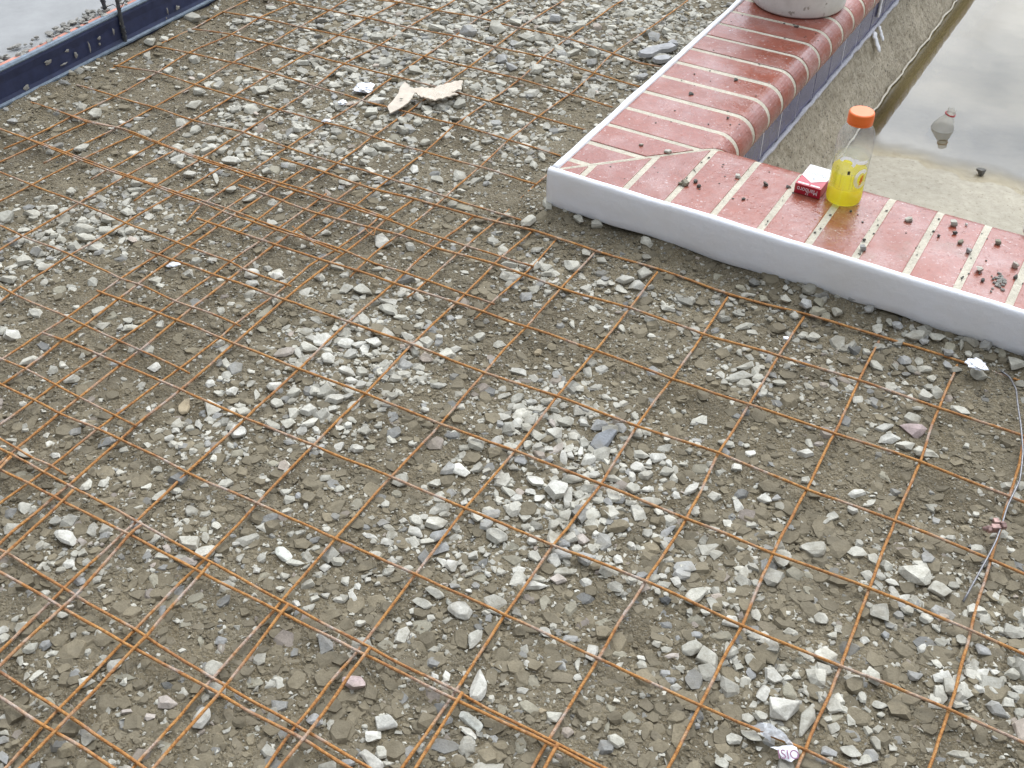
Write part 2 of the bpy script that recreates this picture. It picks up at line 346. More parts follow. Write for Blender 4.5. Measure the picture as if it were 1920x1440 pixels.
M_CRUST = m_rough('pale_waterline_crust', (0.48, 0.43, 0.34), (0.62, 0.58, 0.48), 120)
M_DARKSTONE = m_rough('dark_mortar_crumb', (0.07, 0.066, 0.06), (0.20, 0.19, 0.165), 140)

# ------------------------------------------------------------------ ground: one sheet with fine relief where the camera looks
def build_ground():
    corners = [at(-120, -40), at(2040, -40), at(2040, 1560), at(-120, 1560)]
    cs = [np.array(UV(c)) for c in corners]
    cx = sum(cs) / 4
    poly = [c + (c - cx) / np.linalg.norm(c - cx) * 0.75 for c in cs]
    def inside(u, v):
        ok = np.ones_like(u, bool); n = len(poly); s = None
        for i in range(n):
            a, b = poly[i], poly[(i + 1) % n]
            cr = (b[0] - a[0]) * (v - a[1]) - (b[1] - a[1]) * (u - a[0])
            if s is None: s = np.sign((b[0] - a[0]) * (cx[1] - a[1]) - (b[1] - a[1]) * (cx[0] - a[0]))
            ok &= cr * s > 0
        return ok
    st = 0.0065
    us = np.arange(-2.6, 2.1, st); vs = np.arange(-2.6, 3.1, st)
    uu, vv = np.meshgrid(us, vs, indexing='ij')
    ok = inside(uu, vv) & ~((uu > 0.05) & (vv > 0.05)) & (uu > -1.46)
    X = K0.x + uu * U.x + vv * V.x; Y = K0.y + uu * U.y + vv * V.y
    Z = ground_h(X, Y) + 0.0035 * vnoise(X * 75 + 5, Y * 75) + 0.0025 * vnoise(X * 140 + 1, Y * 140 + 9)
    q = ok[:-1, :-1] & ok[1:, :-1] & ok[:-1, 1:] & ok[1:, 1:]
    edge = np.zeros_like(ok); cnt = np.zeros(ok.shape, int)
    for di, dj in ((0, 0), (1, 0), (0, 1), (1, 1)): cnt[di:di + q.shape[0], dj:dj + q.shape[1]] += q
    edge = (cnt > 0) & (cnt < 4); Z = np.where(edge, -0.075, Z)
    idx = -np.ones(ok.shape, int); used = cnt > 0; idx[used] = np.arange(used.sum())
    verts = np.stack([X[used], Y[used], Z[used]], 1)
    I = np.argwhere(q); i, j = I[:, 0], I[:, 1]
    faces = np.stack([idx[i, j], idx[i + 1, j], idx[i + 1, j + 1], idx[i, j + 1]], 1)
    # wide flat sheet out to the horizon, with the pool cut out
    base = len(verts); ul = [-60, 0.05, 3.6, 60]; vl = [-60, 0.05, 5.2, 60]
    bv = [tuple(W(u, v, -0.045)) for u in ul for v in vl]
    bf = [[base + a * 4 + b, base + (a + 1) * 4 + b, base + (a + 1) * 4 + b + 1, base + a * 4 + b + 1] for a in range(3) for b in range(3) if not (a == 1 and b == 1)]
    verts = np.vstack([verts, np.array(bv)]); faces = np.vstack([faces, np.array(bf)])
    me = bpy.data.meshes.new('ground')
    me.vertices.add(len(verts)); me.vertices.foreach_set('co', verts.ravel())
    me.loops.add(faces.size); me.loops.foreach_set('vertex_index', faces.ravel())
    me.polygons.add(len(faces)); me.polygons.foreach_set('loop_start', np.arange(0, faces.size, 4))
    me.polygons.foreach_set('loop_total', np.full(len(faces), 4)); me.polygons.foreach_set('use_smooth', np.ones(len(faces), bool))
    me.update(calc_edges=True); me.validate()
    o = link('ground', me, M_GROUND); tag(o, 'damp grey brown dirt bed under the wire mesh', kind='structure')
    return inside
FRUSTUM = build_ground()

# ------------------------------------------------------------------ pool: beam, walls, tiles, floor, water
COP_T = 0.095
bm = bmesh.new()
box_bm(bm, W(0.145 + 1.75, 0.145, -0.235), 3.78, 0.238, 0.53, U, V)
o = from_bm('bond_beam', bm, M_BEAM); tag(o, 'grey concrete footing under the brick coping', kind='structure')
bm = bmesh.new(); box_bm(bm, W(0.145, 2.76, -0.235), 0.238, 4.98, 0.53, U, V)
k = from_bm('beam_arm', bm, M_BEAM); k.parent = o

def wall_mesh(name, prof, t0, t1, along_v, st, amp, mat, parent=None):
    n = int((t1 - t0) / st); bm = bmesh.new(); rows = []
    pr = []
    for (a, b) in zip(prof, prof[1:]):
        m = max(1, int(math.hypot(b[0] - a[0], b[1] - a[1]) / st))
        pr += [(a[0] + (b[0] - a[0]) * i / m, a[1] + (b[1] - a[1]) * i / m) for i in range(m)]
    pr.append(prof[-1])
    for i in range(n + 1):
        t = t0 + (t1 - t0) * i / n; row = []
        for s, z in pr:
            d = amp * (0.7 * fbm(t * 9, z * 14, 3, 3) + 0.5 * fbm(t * 45, z * 45, 9, 3)) if amp else 0
            row.append(bm.verts.new(W(s + d, t, z) if along_v else W(t, s + d, z)))
        rows.append(row)
    for a, b in zip(rows, rows[1:]):
        for k in range(len(pr) - 1): bm.faces.new((a[k], b[k], b[k + 1], a[k + 1]))
    return from_bm(name, bm, mat, parent, smooth=True)
wall = wall_mesh('pool_wall', [(0.2714, 0.03), (0.2714, -0.088)], 0.268, 5.2, True, 0.2, 0, M_JOINT)
tag(wall, 'pool wall with a blue tile band over rough plaster', kind='structure')
wall_mesh('plaster_face', [(0.272, -0.098), (0.296, -0.15), (0.325, -0.20), (0.357, -0.27), (0.42, -0.40), (0.47, -0.62)], 0.268, 4.0, True, 0.012, 0.010, M_PLASTER, wall)
wall_mesh('plaster_face', [(0.266, 0.03), (0.285, -0.1), (0.33, -0.27), (0.36, -0.40)], 0.268, 3.6, False, 0.08, 0.01, M_PLASTER, wall)
wall_mesh('plaster_face', [(3.6, 0.03), (3.55, -0.7)], 0.05, 5.2, True, 0.3, 0.004, M_PLASTER, wall)
wall_mesh('plaster_face', [(5.2, 0.03), (5.15, -0.7)], 0.05, 3.6, False, 0.3, 0.004, M_PLASTER, wall)
bm = bmesh.new()                                              # rounded grout bead below the tiles
pts = [W(0.2755 + 0.003 * fbm(v * 22, 0, 1), v, -0.092 + 0.004 * fbm(v * 14, 4, 2)) for v in np.arange(0.27, 4.0, 0.02)]
tube_bm(bm, pts, 0.008, 7, rfun=lambda i: 0.0062 + 0.0018 * math.sin(i * 1.7) * math.cos(i * 0.61))
from_bm('grout_bead', bm, M_GROUT, wall, smooth=True)
tile_me = None
for i in range(-2, 27):
    v = 0.579 + 0.124 * i + 0.062
    if tile_me is None:
        bm = bmesh.new(); box_bm(bm, (0, 0, 0), 0.008, 0.1188, 0.116, U, V, 0.0012)
        tile_me = bpy.data.meshes.new('tile'); bmesh.ops.recalc_face_normals(bm, faces=bm.faces[:]); bm.to_mesh(tile_me); bm.free()
    t = link('tile', tile_me, M_TILE, wall); t.location = W(0.2685 + random.uniform(-.0006, .0006), v, -0.0285)
    t.rotation_euler = (random.uniform(-.004, .004), random.uniform(-.004, .004), random.uniform(-.006, .006))
bm = bmesh.new()                                              # plaster run that spilled over the tiles
for (v0, z0, z1, w) in ((1.47, -0.095, -0.15, 0.016), (1.52, -0.095, -0.135, 0.012), (1.50, 0.02, -0.06, 0.014)):
    n = 12; pts = []
    for i in range(n + 1):
        z = z0 + (z1 - z0) * i / n; u = 0.2735 if z > -0.085 else 0.280 + (-0.098 - z) * 0.5
        pts.append(W(u + 0.004, v0 + 0.006 * fbm(i * .5, v0, 3), z))
    rings = []
    for i, q in enumerate(pts):
        ww = w * (0.55 + 0.9 * abs(fbm(i * .8, v0 * 9, 2))) * (1 if 0 < i < n else .5)
        rings.append([bm.verts.new(q + U * (0.0035 * math.cos(a)) + V * (ww * math.sin(a))) for a in np.linspace(0, 2 * PI, 9)[:-1]])
    for ra, rb in zip(rings, rings[1:]):
        for k in range(8): bm.faces.new((ra[k], ra[(k + 1) % 8], rb[(k + 1) % 8], rb[k]))
    bm.faces.new(rings[0][::-1]); bm.faces.new(rings[-1])
from_bm('plaster_run', bm, M_JOINT, wall, smooth=True)
bm = bmesh.new()                                              # ragged crust at the waterline
pts = []
for v in np.arange(0.6, 4.0, 0.011):
    pts.append(W(0.357 + 0.006 + 0.010 * (0.7 * fbm(v * 9, -0.265 * 14, 3, 3)), v, -0.263 + 0.006 * fbm(v * 16, 2, 1) + 0.004 * fbm(v * 60, 2, 8)))
tube_bm(bm, pts, 0.004, 5, rfun=lambda i: 0.0028 + 0.0022 * abs(mnoise.noise(Vector((i * 0.37, 3, 1)))))
from_bm('waterline_crust', bm, M_CRUST, wall, smooth=True)

WATER_Z = -0.27
def floor_z(u, v):
    e = v - (1.10 + 0.05 * fbm(u * 3, 0, 2, 2))
    return WATER_Z + (-0.075 * e if e < 0 else -0.10 * e - 0.05 * e * e * (e < 1)) + 0.004 * fbm(u * 12, v * 12, 5, 3)
bm = bmesh.new(); gu = np.arange(0.27, 3.62, 0.035); gv = np.arange(0.27, 5.22, 0.035)
vt = [[bm.verts.new(W(u, v, max(floor_z(u, v), -0.62))) for v in gv] for u in gu]
for i in range(len(gu) - 1):
    for j in range(len(gv) - 1): bm.faces.new((vt[i][j], vt[i + 1][j], vt[i + 1][j + 1], vt[i][j + 1]))
o = from_bm('pool_floor', bm, M_FLOOR, smooth=True); tag(o, 'bare beige pool floor rising out of the water', kind='structure')
bm = bmesh.new(); gu = np.arange(0.28, 3.6, 0.03); gv = np.arange(0.75, 5.2, 0.03)
vt = [[bm.verts.new(W(u, v, WATER_Z)) for v in gv] for u in gu]; dep = [max(0.0, WATER_Z - floor_z(u, v)) / 0.1 for u in gu for v in gv]
for i in range(len(gu) - 1):
    for j in range(len(gv) - 1): bm.faces.new((vt[i][j], vt[i + 1][j], vt[i + 1][j + 1], vt[i][j + 1]))
o = from_bm('pool_water', bm, M_WATER, recalc=False); da = o.data.attributes.new('depth', 'FLOAT', 'POINT'); da.data.foreach_set('value', dep); tag(o, 'shallow murky pool water mirroring a cloudy sky', kind='structure')

# ------------------------------------------------------------------ brick coping
cop = empty('pool_coping', W(0, 0, 0)); tag(cop, 'L shaped pool coping of wet red bullnose bricks', kind='structure')
S0, S1, NR = 0.013, 0.247, 0.050
def nose_profile(off):
    p = [(S0 + off, 0.034), (S0 + off, COP_T - off)]
    for i in range(13):
        a = math.radians(90 - i * 10); r = NR - off
        p.append((S1 + r * math.cos(a), COP_T - NR + r * math.sin(a)))
    p += [(S1 + 0.03, 0.034)]
    return p
def coping_piece(name, t0, t1, arm, off, mat, cut, label=None, dz=0.0):
    prof = nose_profile(off); bm = bmesh.new(); ends = []
    pos = (lambda t, s, z: W(t, s, z)) if arm == 'near' else (lambda t, s, z: W(s, t, z))
    ends = [[bm.verts.new(pos(t, s, z + dz)) for s, z in prof] for t in (t0, t1)]
    n = len(prof)
    for k in range(n): bm.faces.new((ends[0][k], ends[0][(k + 1) % n], ends[1][(k + 1) % n], ends[1][k]))
    bm.faces.new(ends[0][::-1]); bm.faces.new(ends[1])
    if cut is not None:
        nrm = (V - U).normalized() if arm == 'near' else (U - V).normalized()
        r = bmesh.ops.bisect_plane(bm, geom=bm.verts[:] + bm.edges[:] + bm.faces[:], plane_co=W(0, 0, 0) - nrm * cut, plane_no=nrm, clear_outer=True)
        ed = [g for g in r['geom_cut'] if isinstance(g, bmesh.types.BMEdge)]
        if ed: bmesh.ops.edgeloop_fill(bm, edges=ed)
    bmesh.ops.recalc_face_normals(bm, faces=bm.faces[:])
    if not bm.faces: bm.free(); return None
    if name == 'brick':
        es = [e for e in bm.edges if len(e.link_faces) == 2 and e.calc_face_angle(0) > 0.5]
        bmesh.ops.bevel(bm, geom=es, offset=0.0022, segments=2, affect='EDGES', profile=0.6, clamp_overlap=True)
    o = from_bm(name, bm, mat, None)
    for p in o.data.polygons: p.use_smooth = False
    keep(o, cop)
    return o
ju = [-0.02, 0.07, 0.171, 0.267, 0.367, 0.468, 0.567, 0.66, 0.758, 0.852, 0.946] + [0.946 + 0.097 * i for i in range(1, 26)]
jv = [-0.02, 0.062, 0.150, 0.242, 0.335, 0.43, 0.525, 0.612, 0.70, 0.79, 0.875, 0.965] + [0.965 + 0.092 * i for i in range(1, 28)]
for arm, js in (('near', ju), ('far', jv)):
    for a, b in zip(js, js[1:]):
        cutting = a < 0.33
        coping_piece('brick', a + 0.0068, b - 0.0068, arm, 0.0, M_BRICK, 0.0045 if cutting else None, dz=random.uniform(-0.0008, 0.0010))
    coping_piece('mortar', -0.01, js[-1], arm, 0.0012, M_MORTAR, 0.0004)

# foam strips round the outside of the coping
def foam(name, t0, t1, arm, label):
    bm = bmesh.new(); n = int((t1 - t0) / 0.015); secs = []
    for i in range(n + 1):
        t = t0 + (t1 - t0) * i / n
        w1 = 0.0035 * fbm(t * 4, 3, 1, 2); zb = 0.009 + 0.011 * fbm(t * 3.1, 8, 4, 3); zt = COP_T + 0.0035 + 0.0018 * fbm(t * 7, 1, 6, 2)
        if arm == 'far': zt += 0.001
        lo = -0.005 + w1; bul = -0.0055 + w1 * 1.3
        th = 0.0165
        pr = [(lo + th, zb), (lo + 0.002, zb), (lo - 0.001, zb + 0.004), (bul, zb + 0.02), (bul - 0.001, zb + 0.045), (lo, zt - 0.012), (lo + 0.0015, zt - 0.004), (lo + 0.005, zt), (lo + th - 0.003, zt), (S0 - 0.0008, zt - 0.002), (S0 - 0.0008, 0.05)]
        secs.append([bm.verts.new(W(t, s, z) if arm == 'near' else W(s, t, z)) for s, z in pr])
    m = len(secs[0])
    for a, b in zip(secs, secs[1:]):
        for k in range(m): bm.faces.new((a[k], a[(k + 1) % m], b[(k + 1) % m], b[k]))
    bm.faces.new(secs[0][::-1]); bm.faces.new(secs[-1])
    o = from_bm(name, bm, M_FOAM, smooth=True); tag(o, label, 'foam strip', 'foam strips around the coping'); return o
foam('foam_strip', -0.004, 2.2, 'near', 'wide white foam strip along the front of the brick coping')
foam('foam_strip', 0.013, 3.3, 'far', 'thin white foam edge along the left side of the receding coping')

# ------------------------------------------------------------------ concrete slab and its navy form board (upper left)
FU, FZ = -1.40, 0.088
bm = bmesh.new(); n = 60; rows = []
for i in range(26):
    u = -4.0 + (FU - 0.032 + 4.0) * i / 25
    rows.append([bm.verts.new(W(u, -3.0 + 7.5 * j / n, FZ - 0.006 + 0.006 * fbm(u * 1.7, (-3 + 7.5 * j / n) * 1.2, 2, 3))) for j in range(n + 1)])
for a, b in zip(rows, rows[1:]):
    for k in range(n): bm.faces.new((a[k], b[k], b[k + 1], a[k + 1]))
ex = bmesh.ops.extrude_face_region(bm, geom=bm.faces[:])
for g in ex['geom']:
    if isinstance(g, bmesh.types.BMVert): g.co.z = -0.06
slab = from_bm('concrete_slab', bm, M_CONC, smooth=False); tag(slab, 'wet grey trowelled concrete slab behind the navy form', kind='structure')

form = empty('form_board', W(FU, 0, 0)); tag(form, 'navy plastic form board edging the wet concrete slab', 'form board')
def run_along(name, prof, mat, v0=-3.0, v1=4.5, st=0.06, wob=0.0, parent=form):
    bm = bmesh.new(); secs = []
    for i in range(int((v1 - v0) / st) + 1):
        v = v0 + i * st; d = wob * fbm(v * 2.2, 5, 1, 2)
        secs.append([bm.verts.new(W(u + d, v, z)) for u, z in prof])
    m = len(prof)
    for a, b in zip(secs, secs[1:]):
        for k in range(m): bm.faces.new((a[k], a[(k + 1) % m], b[(k + 1) % m], b[k]))
    bm.faces.new(secs[0][::-1]); bm.faces.new(secs[-1])
    o = from_bm(name, bm, mat, smooth=False)
    return keep(o, parent) if parent else o
run_along('board_face', [(FU - 0.016, -0.02), (FU, -0.02), (FU, 0.010), (FU - 0.004, 0.020), (FU - 0.005, 0.055), (FU - 0.002, 0.076), (FU - 0.003, 0.083), (FU - 0.016, 0.083)], M_NAVY, wob=0.006)
run_along('top_rail', [(FU - 0.016, 0.0835), (FU - 0.0035, 0.0835), (FU - 0.0025, 0.087), (FU - 0.006, 0.092), (FU - 0.016, 0.092)], M_SLATE, wob=0.006)
run_along('bottom_flange', [(FU + 0.0005, 0.004), (FU + 0.007, 0.004), (FU + 0.007, 0.0085), (FU + 0.0005, 0.0115)], M_SLATE, wob=0.006)
run_along('edge_strip', [(FU - 0.031, 0.03), (FU - 0.0168, 0.03), (FU - 0.0168, 0.089), (FU - 0.031, 0.090)], M_ORANGE, wob=0.006)
def blob(name, c, sx, sz, normal_u, mat, parent, seed):
    """thin irregular splash sitting on the board face"""
    bm = bmesh.new(); n = 14; ring = []; ctr = bm.verts.new(c + U * 0.0035)
    for k in range(n):
        a = 2 * PI * k / n; r = 0.75 + 0.5 * fbm(math.cos(a) * 1.3 + seed, math.sin(a) * 1.3, seed, 2)
        ring.append(bm.verts.new(c + V * (sx * r * math.cos(a)) + Vector((0, 0, sz * r * math.sin(a)))))
    for k in range(n): bm.faces.new((ctr, ring[k], ring[(k + 1) % n]))
    return keep(from_bm(name, bm, mat, smooth=True), parent)
def form_pt(px, py):
    lo, hi = -0.02, 0.1
    zs = [lo + (hi - lo) * i / 240 for i in range(241)]
    z = min(zs, key=lambda z: abs(UV(at(px, py, z))[0] - (FU + 0.001)))
    p = at(px, py, z); return Vector((p.x, p.y, z))
for i, (px, py, sx, sz) in enumerate([(50, 165, .013, .008), (91, 116, .016, .008), (126, 95, .010, .005), (143, 103, .006, .011), (168, 88, .003, .020), (186, 72, .009, .006), (187, 83, .004, .005), (213, 60, .004, .013), (226, 44, .005, .004), (333, 14, .010, .008), (314, 20, .003, .014), (312, 34, .003, .004), (120, 120, .014, .003)]):
    blob('cement_splash', form_pt(px, py), sx, sz, U, M_SPLASH, form, i * 3.1)
# crumbs of concrete spilled along the top of the board
bm = bmesh.new()
for i in range(130):
    v = random.gauss(0.02, 0.16) if i < 70 else random.uniform(-0.3, 0.5)
    c = W(FU - 0.03 + random.uniform(-0.05, 0.012), v, FZ + random.uniform(-0.004, 0.004))
    m = Matrix.Translation(c) @ Matrix.Rotation(random.random() * 6, 4, 'Z') @ Matrix.Diagonal((random.uniform(.003, .014), random.uniform(.003, .011), random.uniform(.002, .006), 1))
    bmesh.ops.create_icosphere(bm, subdivisions=1, radius=1, matrix=m)
for v_ in bm.verts: v_.co += Vector((random.uniform(-.001, .001), random.uniform(-.001, .001), random.uniform(-.0008, .0008)))
o = from_bm('concrete_crumbs', bm, M_SPLASH, smooth=False); tag(o, 'crumbs of spilled concrete along the slab edge', kind='stuff')

def stake(base, top, r, label):
    t = empty('steel_stake', base); tag(t, label, 'stake', 'steel stakes by the form board')
    bm = bmesh.new(); n = 60
    pts = [base.lerp(top, i / n) for i in range(n + 1)]
    tube_bm(bm, pts, r, 8, rfun=lambda i: r * (1.13 if i % 3 == 0 else 0.96))
    keep(from_bm('rod', bm, M_STEEL, smooth=True), t)
    bm = bmesh.new()
    for k in range(3):
        cp = base.lerp(top, 0.05 + 0.03 * k)
        tube_bm(bm, [cp + Vector((math.cos(a) * r * 1.2, math.sin(a) * r * 1.2, a * 0.001)) for a in np.linspace(0, 6.4, 14)], 0.0014, 5)
    keep(from_bm('tie_loop', bm, M_STEEL, smooth=True), t)
    return t
b0 = at(236, 84, 0.0); stake(b0, Vector((b0.x + 0.018, b0.y - 0.002, 0.42)), 0.0056, 'dark ribbed steel stake in front of the navy form board')
b1 = at(197, 16, FZ); stake(b1, Vector((b1.x - 0.022, b1.y, 0.46)), 0.0058, 'thin dark steel stake standing in the concrete slab')
bm = bmesh.new()
tube_bm(bm, [b1 + Vector((0.004, 0, 0.004)), at(212, 8, FZ + 0.02), at(226, 18, FZ + 0.012), at(232, 4, FZ + 0.03), at(240, -8, FZ + 0.06)], 0.0011, 5)
o = from_bm('tie_wire', bm, M_STEEL, smooth=True); tag(o, 'thin loose wire looping between the two steel stakes', 'wire')

# ------------------------------------------------------------------ rusty wire mesh: four overlapping sheets, every rod a part
def smooth_poly(pts, step):
    out = []
    for i in range(len(pts) - 1):
        p0 = pts[max(i - 1, 0)]; p1 = pts[i]; p2 = pts[i + 1]; p3 = pts[min(i + 2, len(pts) - 1)]
        n = max(2, int((p2 - p1).length / step))
        for k in range(n):
            t = k / n
            q = 0.5 * ((2 * p1) + (p2 - p0) * t + (2 * p0 - 5 * p1 + 4 * p2 - p3) * t * t + (3 * p1 - p0 - 3 * p2 + p3) * t ** 3)
            out.append(p1.lerp(p2, t) * 0.6 + q * 0.4)
    out.append(pts[-1]); return out
def P(s): return [tuple(map(float, q.split(','))) for q in s.split()]
def mesh_sheet(label, rows, cols, zr, zc, r, seed):
    first = at(*P(rows[0])[0], 0)
    t = empty('wire_mesh', (first.x, first.y, 0)); tag(t, label, 'wire mesh', 'rusty wire mesh sheets overlapping on the gravel')
    k = 0
    for lst, z in ((rows, zr), (cols, zc)):
        for s in lst:
            k += 1
            q = P(s); pts = [at(x, y, z) for x, y in q]
            out = lambda e: e[0] < 0 or e[0] > 1920 or e[1] < 0 or e[1] > 1440     # rods run on past the edge of the view
            if out(q[0]): pts.insert(0, pts[0] + (pts[0] - pts[1]).normalized() * 0.6)
            if out(q[-1]): pts.append(pts[-1] + (pts[-1] - pts[-2]).normalized() * 0.6)
            for e in (0, -1):
                u_, v_ = UV(pts[e])
                if (u_ > -0.02 and v_ > -0.02) or u_ < FU + 0.01: pts[e] = at(*q[e], z)
            pts = smooth_poly(pts, 0.022)
            for i, p in enumerate(pts):
                p.z += 0.0035 * fbm(p.x * 4 + seed, p.y * 4, k, 2); p.x += 0.0018 * fbm(i * .3, k, 1, 3); p.y += 0.0018 * fbm(i * .3, k, 7, 3)
            bm = bmesh.new(); tube_bm(bm, pts, r, 6, rfun=lambda i: r * (1 + 0.16 * fbm(i * 0.8, k, 3, 2)))
            keep(from_bm('bar', bm, M_RUST, smooth=True), t)
    return t
N_rows = ["527,298 577,313 700,356 778,373 888,404 1000,432 1044,447 1118,470 1237,505 1368,552 1510,590 1651,632 1798,677 1890,706 1990,742",
 "447,346 575,393 692,425 746,440 828,468 931,497 1053,540 1181,577 1318,628 1460,668 1610,713 1760,765 1913,815 1990,845",
 "369,408 517,459 621,492 700,518 856,569 986,613 1115,658 1260,710 1405,758 1565,812 1725,865 1913,940 1990,972",
 "275,470 400,515 533,561 654,604 773,645 908,698 1045,744 1193,800 1347,850 1512,917 1678,975 1858,1048 1990,1104",
 "181,544 331,600 440,643 562,692 685,738 825,795 967,845 1127,907 1288,972 1450,1038 1630,1103 1820,1183 1990,1256",
 "80,624 120,638 227,683 337,728 460,785 587,835 732,895 873,953 1037,1023 1210,1088 1390,1173 1577,1248 1780,1330 1990,1428",
 "-30,706 0,721 67,751 113,774 227,824 351,886 482,943 630,1010 778,1077 947,1153 1122,1233 1313,1323 1510,1405 1660,1475",
 "-40,822 0,842 22,852 129,910 258,979 385,1050 530,1127 680,1208 855,1298 1027,1387 1133,1440 1230,1492",
 "-40,1005 0,1030 12,1036 123,1104 252,1181 400,1273 557,1360 637,1408 690,1440 790,1500",
 "-40,1233 0,1260 110,1330 267,1437 360,1500"]
N_cols = ["577,313 527,344 496,366 433,408 356,462 260,533 225,559 160,608 120,635 46,691 2,722",
 "676,343 635,373 550,434 517,459 454,505 427,526 331,601 265,656 227,683 150,745 113,774 37,835 -20,882",
 "778,373 726,410 704,429 619,494 533,561 440,643 350,721 256,796 225,825 129,910 104,930 23,999 -40,1057",
 "888,404 812,463 737,532 654,604 575,679 562,692 460,785 398,842 352,885 258,977 231,1001 190,1040 123,1103 96,1129 0,1221 -40,1260",
 "1000,432 938,486 856,569 773,645 685,738 587,835 482,943 383,1048 257,1177 110,1330 13,1437 -40,1495",
 "1118,470 1053,540 986,613 908,698 825,795 732,895 630,1010 530,1127 400,1270 253,1437 195,1505",
 "1237,505 1181,577 1115,658 1045,744 967,845 873,953 778,1077 680,1208 553,1363 500,1440 455,1500",
 "1368,552 1318,628 1260,710 1193,800 1127,907 1037,1023 947,1153 850,1303 753,1440 712,1500",
 "1510,590 1460,668 1405,758 1347,850 1288,972 1210,1090 1122,1233 1027,1390 998,1440 962,1500",
 "1651,632 1612,710 1600,738 1565,812 1512,917 1450,1038 1390,1173 1313,1323 1253,1440 1222,1500",
 "1798,677 1760,765 1725,865 1678,975 1630,1103 1577,1248 1510,1405 1495,1440 1470,1500",
 "1945,720 1930,790 1900,907 1858,1048 1820,1183 1780,1330 1743,1440 1725,1500"]
T_rows = ["640,-12 707,0 750,5 823,20 897,33 973,52 1063,72 1150,100 1200,118 1240,125",
 "470,-10 520,0 640,23 690,33 767,52 853,68 930,88 1017,108 1113,137 1200,163",
 "417,22 487,33 563,50 640,67 713,85 797,105 880,125 973,148 1067,177 1150,202",
 "360,55 433,65 507,82 577,100 640,119 740,143 823,165 917,190 1010,218 1097,242",
 "293,87 357,100 433,117 510,137 590,162 640,174 680,187 763,210 853,233 953,263 1050,292",
 "213,122 290,135 363,157 440,180 523,205 610,230 640,237 707,258 797,285 900,313 1007,347",
 "143,160 213,180 290,202 367,227 453,247 537,277 637,307 730,335 833,367 933,400 977,413",
 "50,190 167,227 221,240 293,268 370,296 471,331 559,359 660,391 723,411 773,429 879,461 1000,499",
 "-30,230 0,241 77,268 207,318 287,345 430,393 520,427 640,467 700,493 757,511 805,527 874,552 927,570"]
T_cols = ["467,0 413,25 357,56 290,88 217,125 150,160 67,200 0,226 -40,243",
 "553,3 487,33 433,65 353,100 297,135 217,180 133,220 60,257 7,279",
 "650,0 637,7 563,50 503,83 430,120 370,157 287,202 208,246 129,284 81,307",
 "757,0 690,33 640,63 577,100 510,137 440,180 362,225 304,262 217,312 171,336",
 "853,0 817,20 767,50 713,83 640,123 590,162 523,205 453,250 383,294 300,344 252,378",
 "957,0 897,33 853,68 797,105 740,143 680,187 608,231 540,277 462,329 375,387 350,415",
 "1057,0 973,53 930,88 880,125 827,163 763,210 703,253 631,306 565,352 492,406 444,440",
 "1170,0 1147,13 1063,72 1017,110 973,150 917,190 853,235 797,285 727,338 660,390 579,450",
 "1290,0 1277,10 1197,67 1150,100 1113,137 1067,177 1010,218 953,263 900,313 812,388 762,429 700,477 656,519",
 "1025,330 1005,346 943,403 876,461 803,526 764,558",
 "1044,447 1000,498 938,553 890,601"]
L_rows = ["104,205 162,229 230,242 293,266 370,293 465,323 558,352 662,385 735,413",
 "-30,233 0,243 77,271 207,322 287,349 430,399 520,432 580,452 641,475",
 "-30,312 0,323 67,350 153,383 233,417 320,450 350,463 429,491 456,505 546,536",
 "-30,411 0,423 43,443 135,478 229,522 260,533 331,564 398,588 452,612",
 "-30,523 0,537 27,552 125,594 160,609 225,639 265,657 337,690 355,700",
 "-30,658 6,675 46,693 104,722 150,745 217,779 255,798",
 "-30,808 0,823 35,842 65,860 98,873 123,890"]
L_cols = ["162,231 77,269 0,304 -30,318", "248,253 150,300 65,344 0,377 -30,393",
 "331,281 237,330 144,384 44,443 0,469 -30,487", "421,310 350,353 323,365 231,419 135,477 23,549 0,566 -30,587",
 "506,340 433,387 350,444 329,456 225,523 192,548 125,594 79,623 0,677 -30,698",
 "612,363 533,421 421,497 400,515 331,564 294,590 185,667 104,721 67,750 0,796 -30,817",
 "712,406 687,427 629,469 579,500 517,552 440,608 412,633 337,690 250,754 215,781 181,806 98,873 50,908 0,944 -30,966"]
B_rows = ["-30,865 0,880 102,931 235,1000 365,1067 515,1142 683,1227 853,1312 1027,1393 1120,1440 1230,1500",
 "-30,1055 0,1073 97,1128 233,1206 387,1290 550,1377 633,1427 760,1500", "-30,1286 0,1307 83,1360 207,1437 310,1502"]
B_cols = ["21,856 0,879 -30,910", "137,918 106,950 12,1036 -30,1078", "265,985 242,1005 142,1116 115,1140 0,1248 -30,1276",
 "393,1057 373,1080 277,1190 250,1217 130,1343 37,1440 -20,1500", "540,1133 427,1280 290,1437 240,1500",
 "693,1217 640,1290 567,1387 523,1440 485,1500", "867,1298 780,1437 745,1500", "1045,1397 1023,1440 990,1500"]
mesh_sheet('large rusty wire mesh sheet covering the middle and lower right gravel', N_rows, N_cols, 0.0025, -0.0022, 0.0024, 1)
mesh_sheet('rusty wire mesh sheet at the top between navy form and brick coping', T_rows, T_cols, 0.0025, -0.0022, 0.0021, 2)
mesh_sheet('rusty wire mesh sheet at the left edge, lapped under its neighbours', L_rows, L_cols, 0.004, -0.001, 0.0021, 3)
mesh_sheet('rusty wire mesh sheet in the bottom left corner doubling the bars', B_rows, B_cols, 0.008, 0.013, 0.0025, 4)
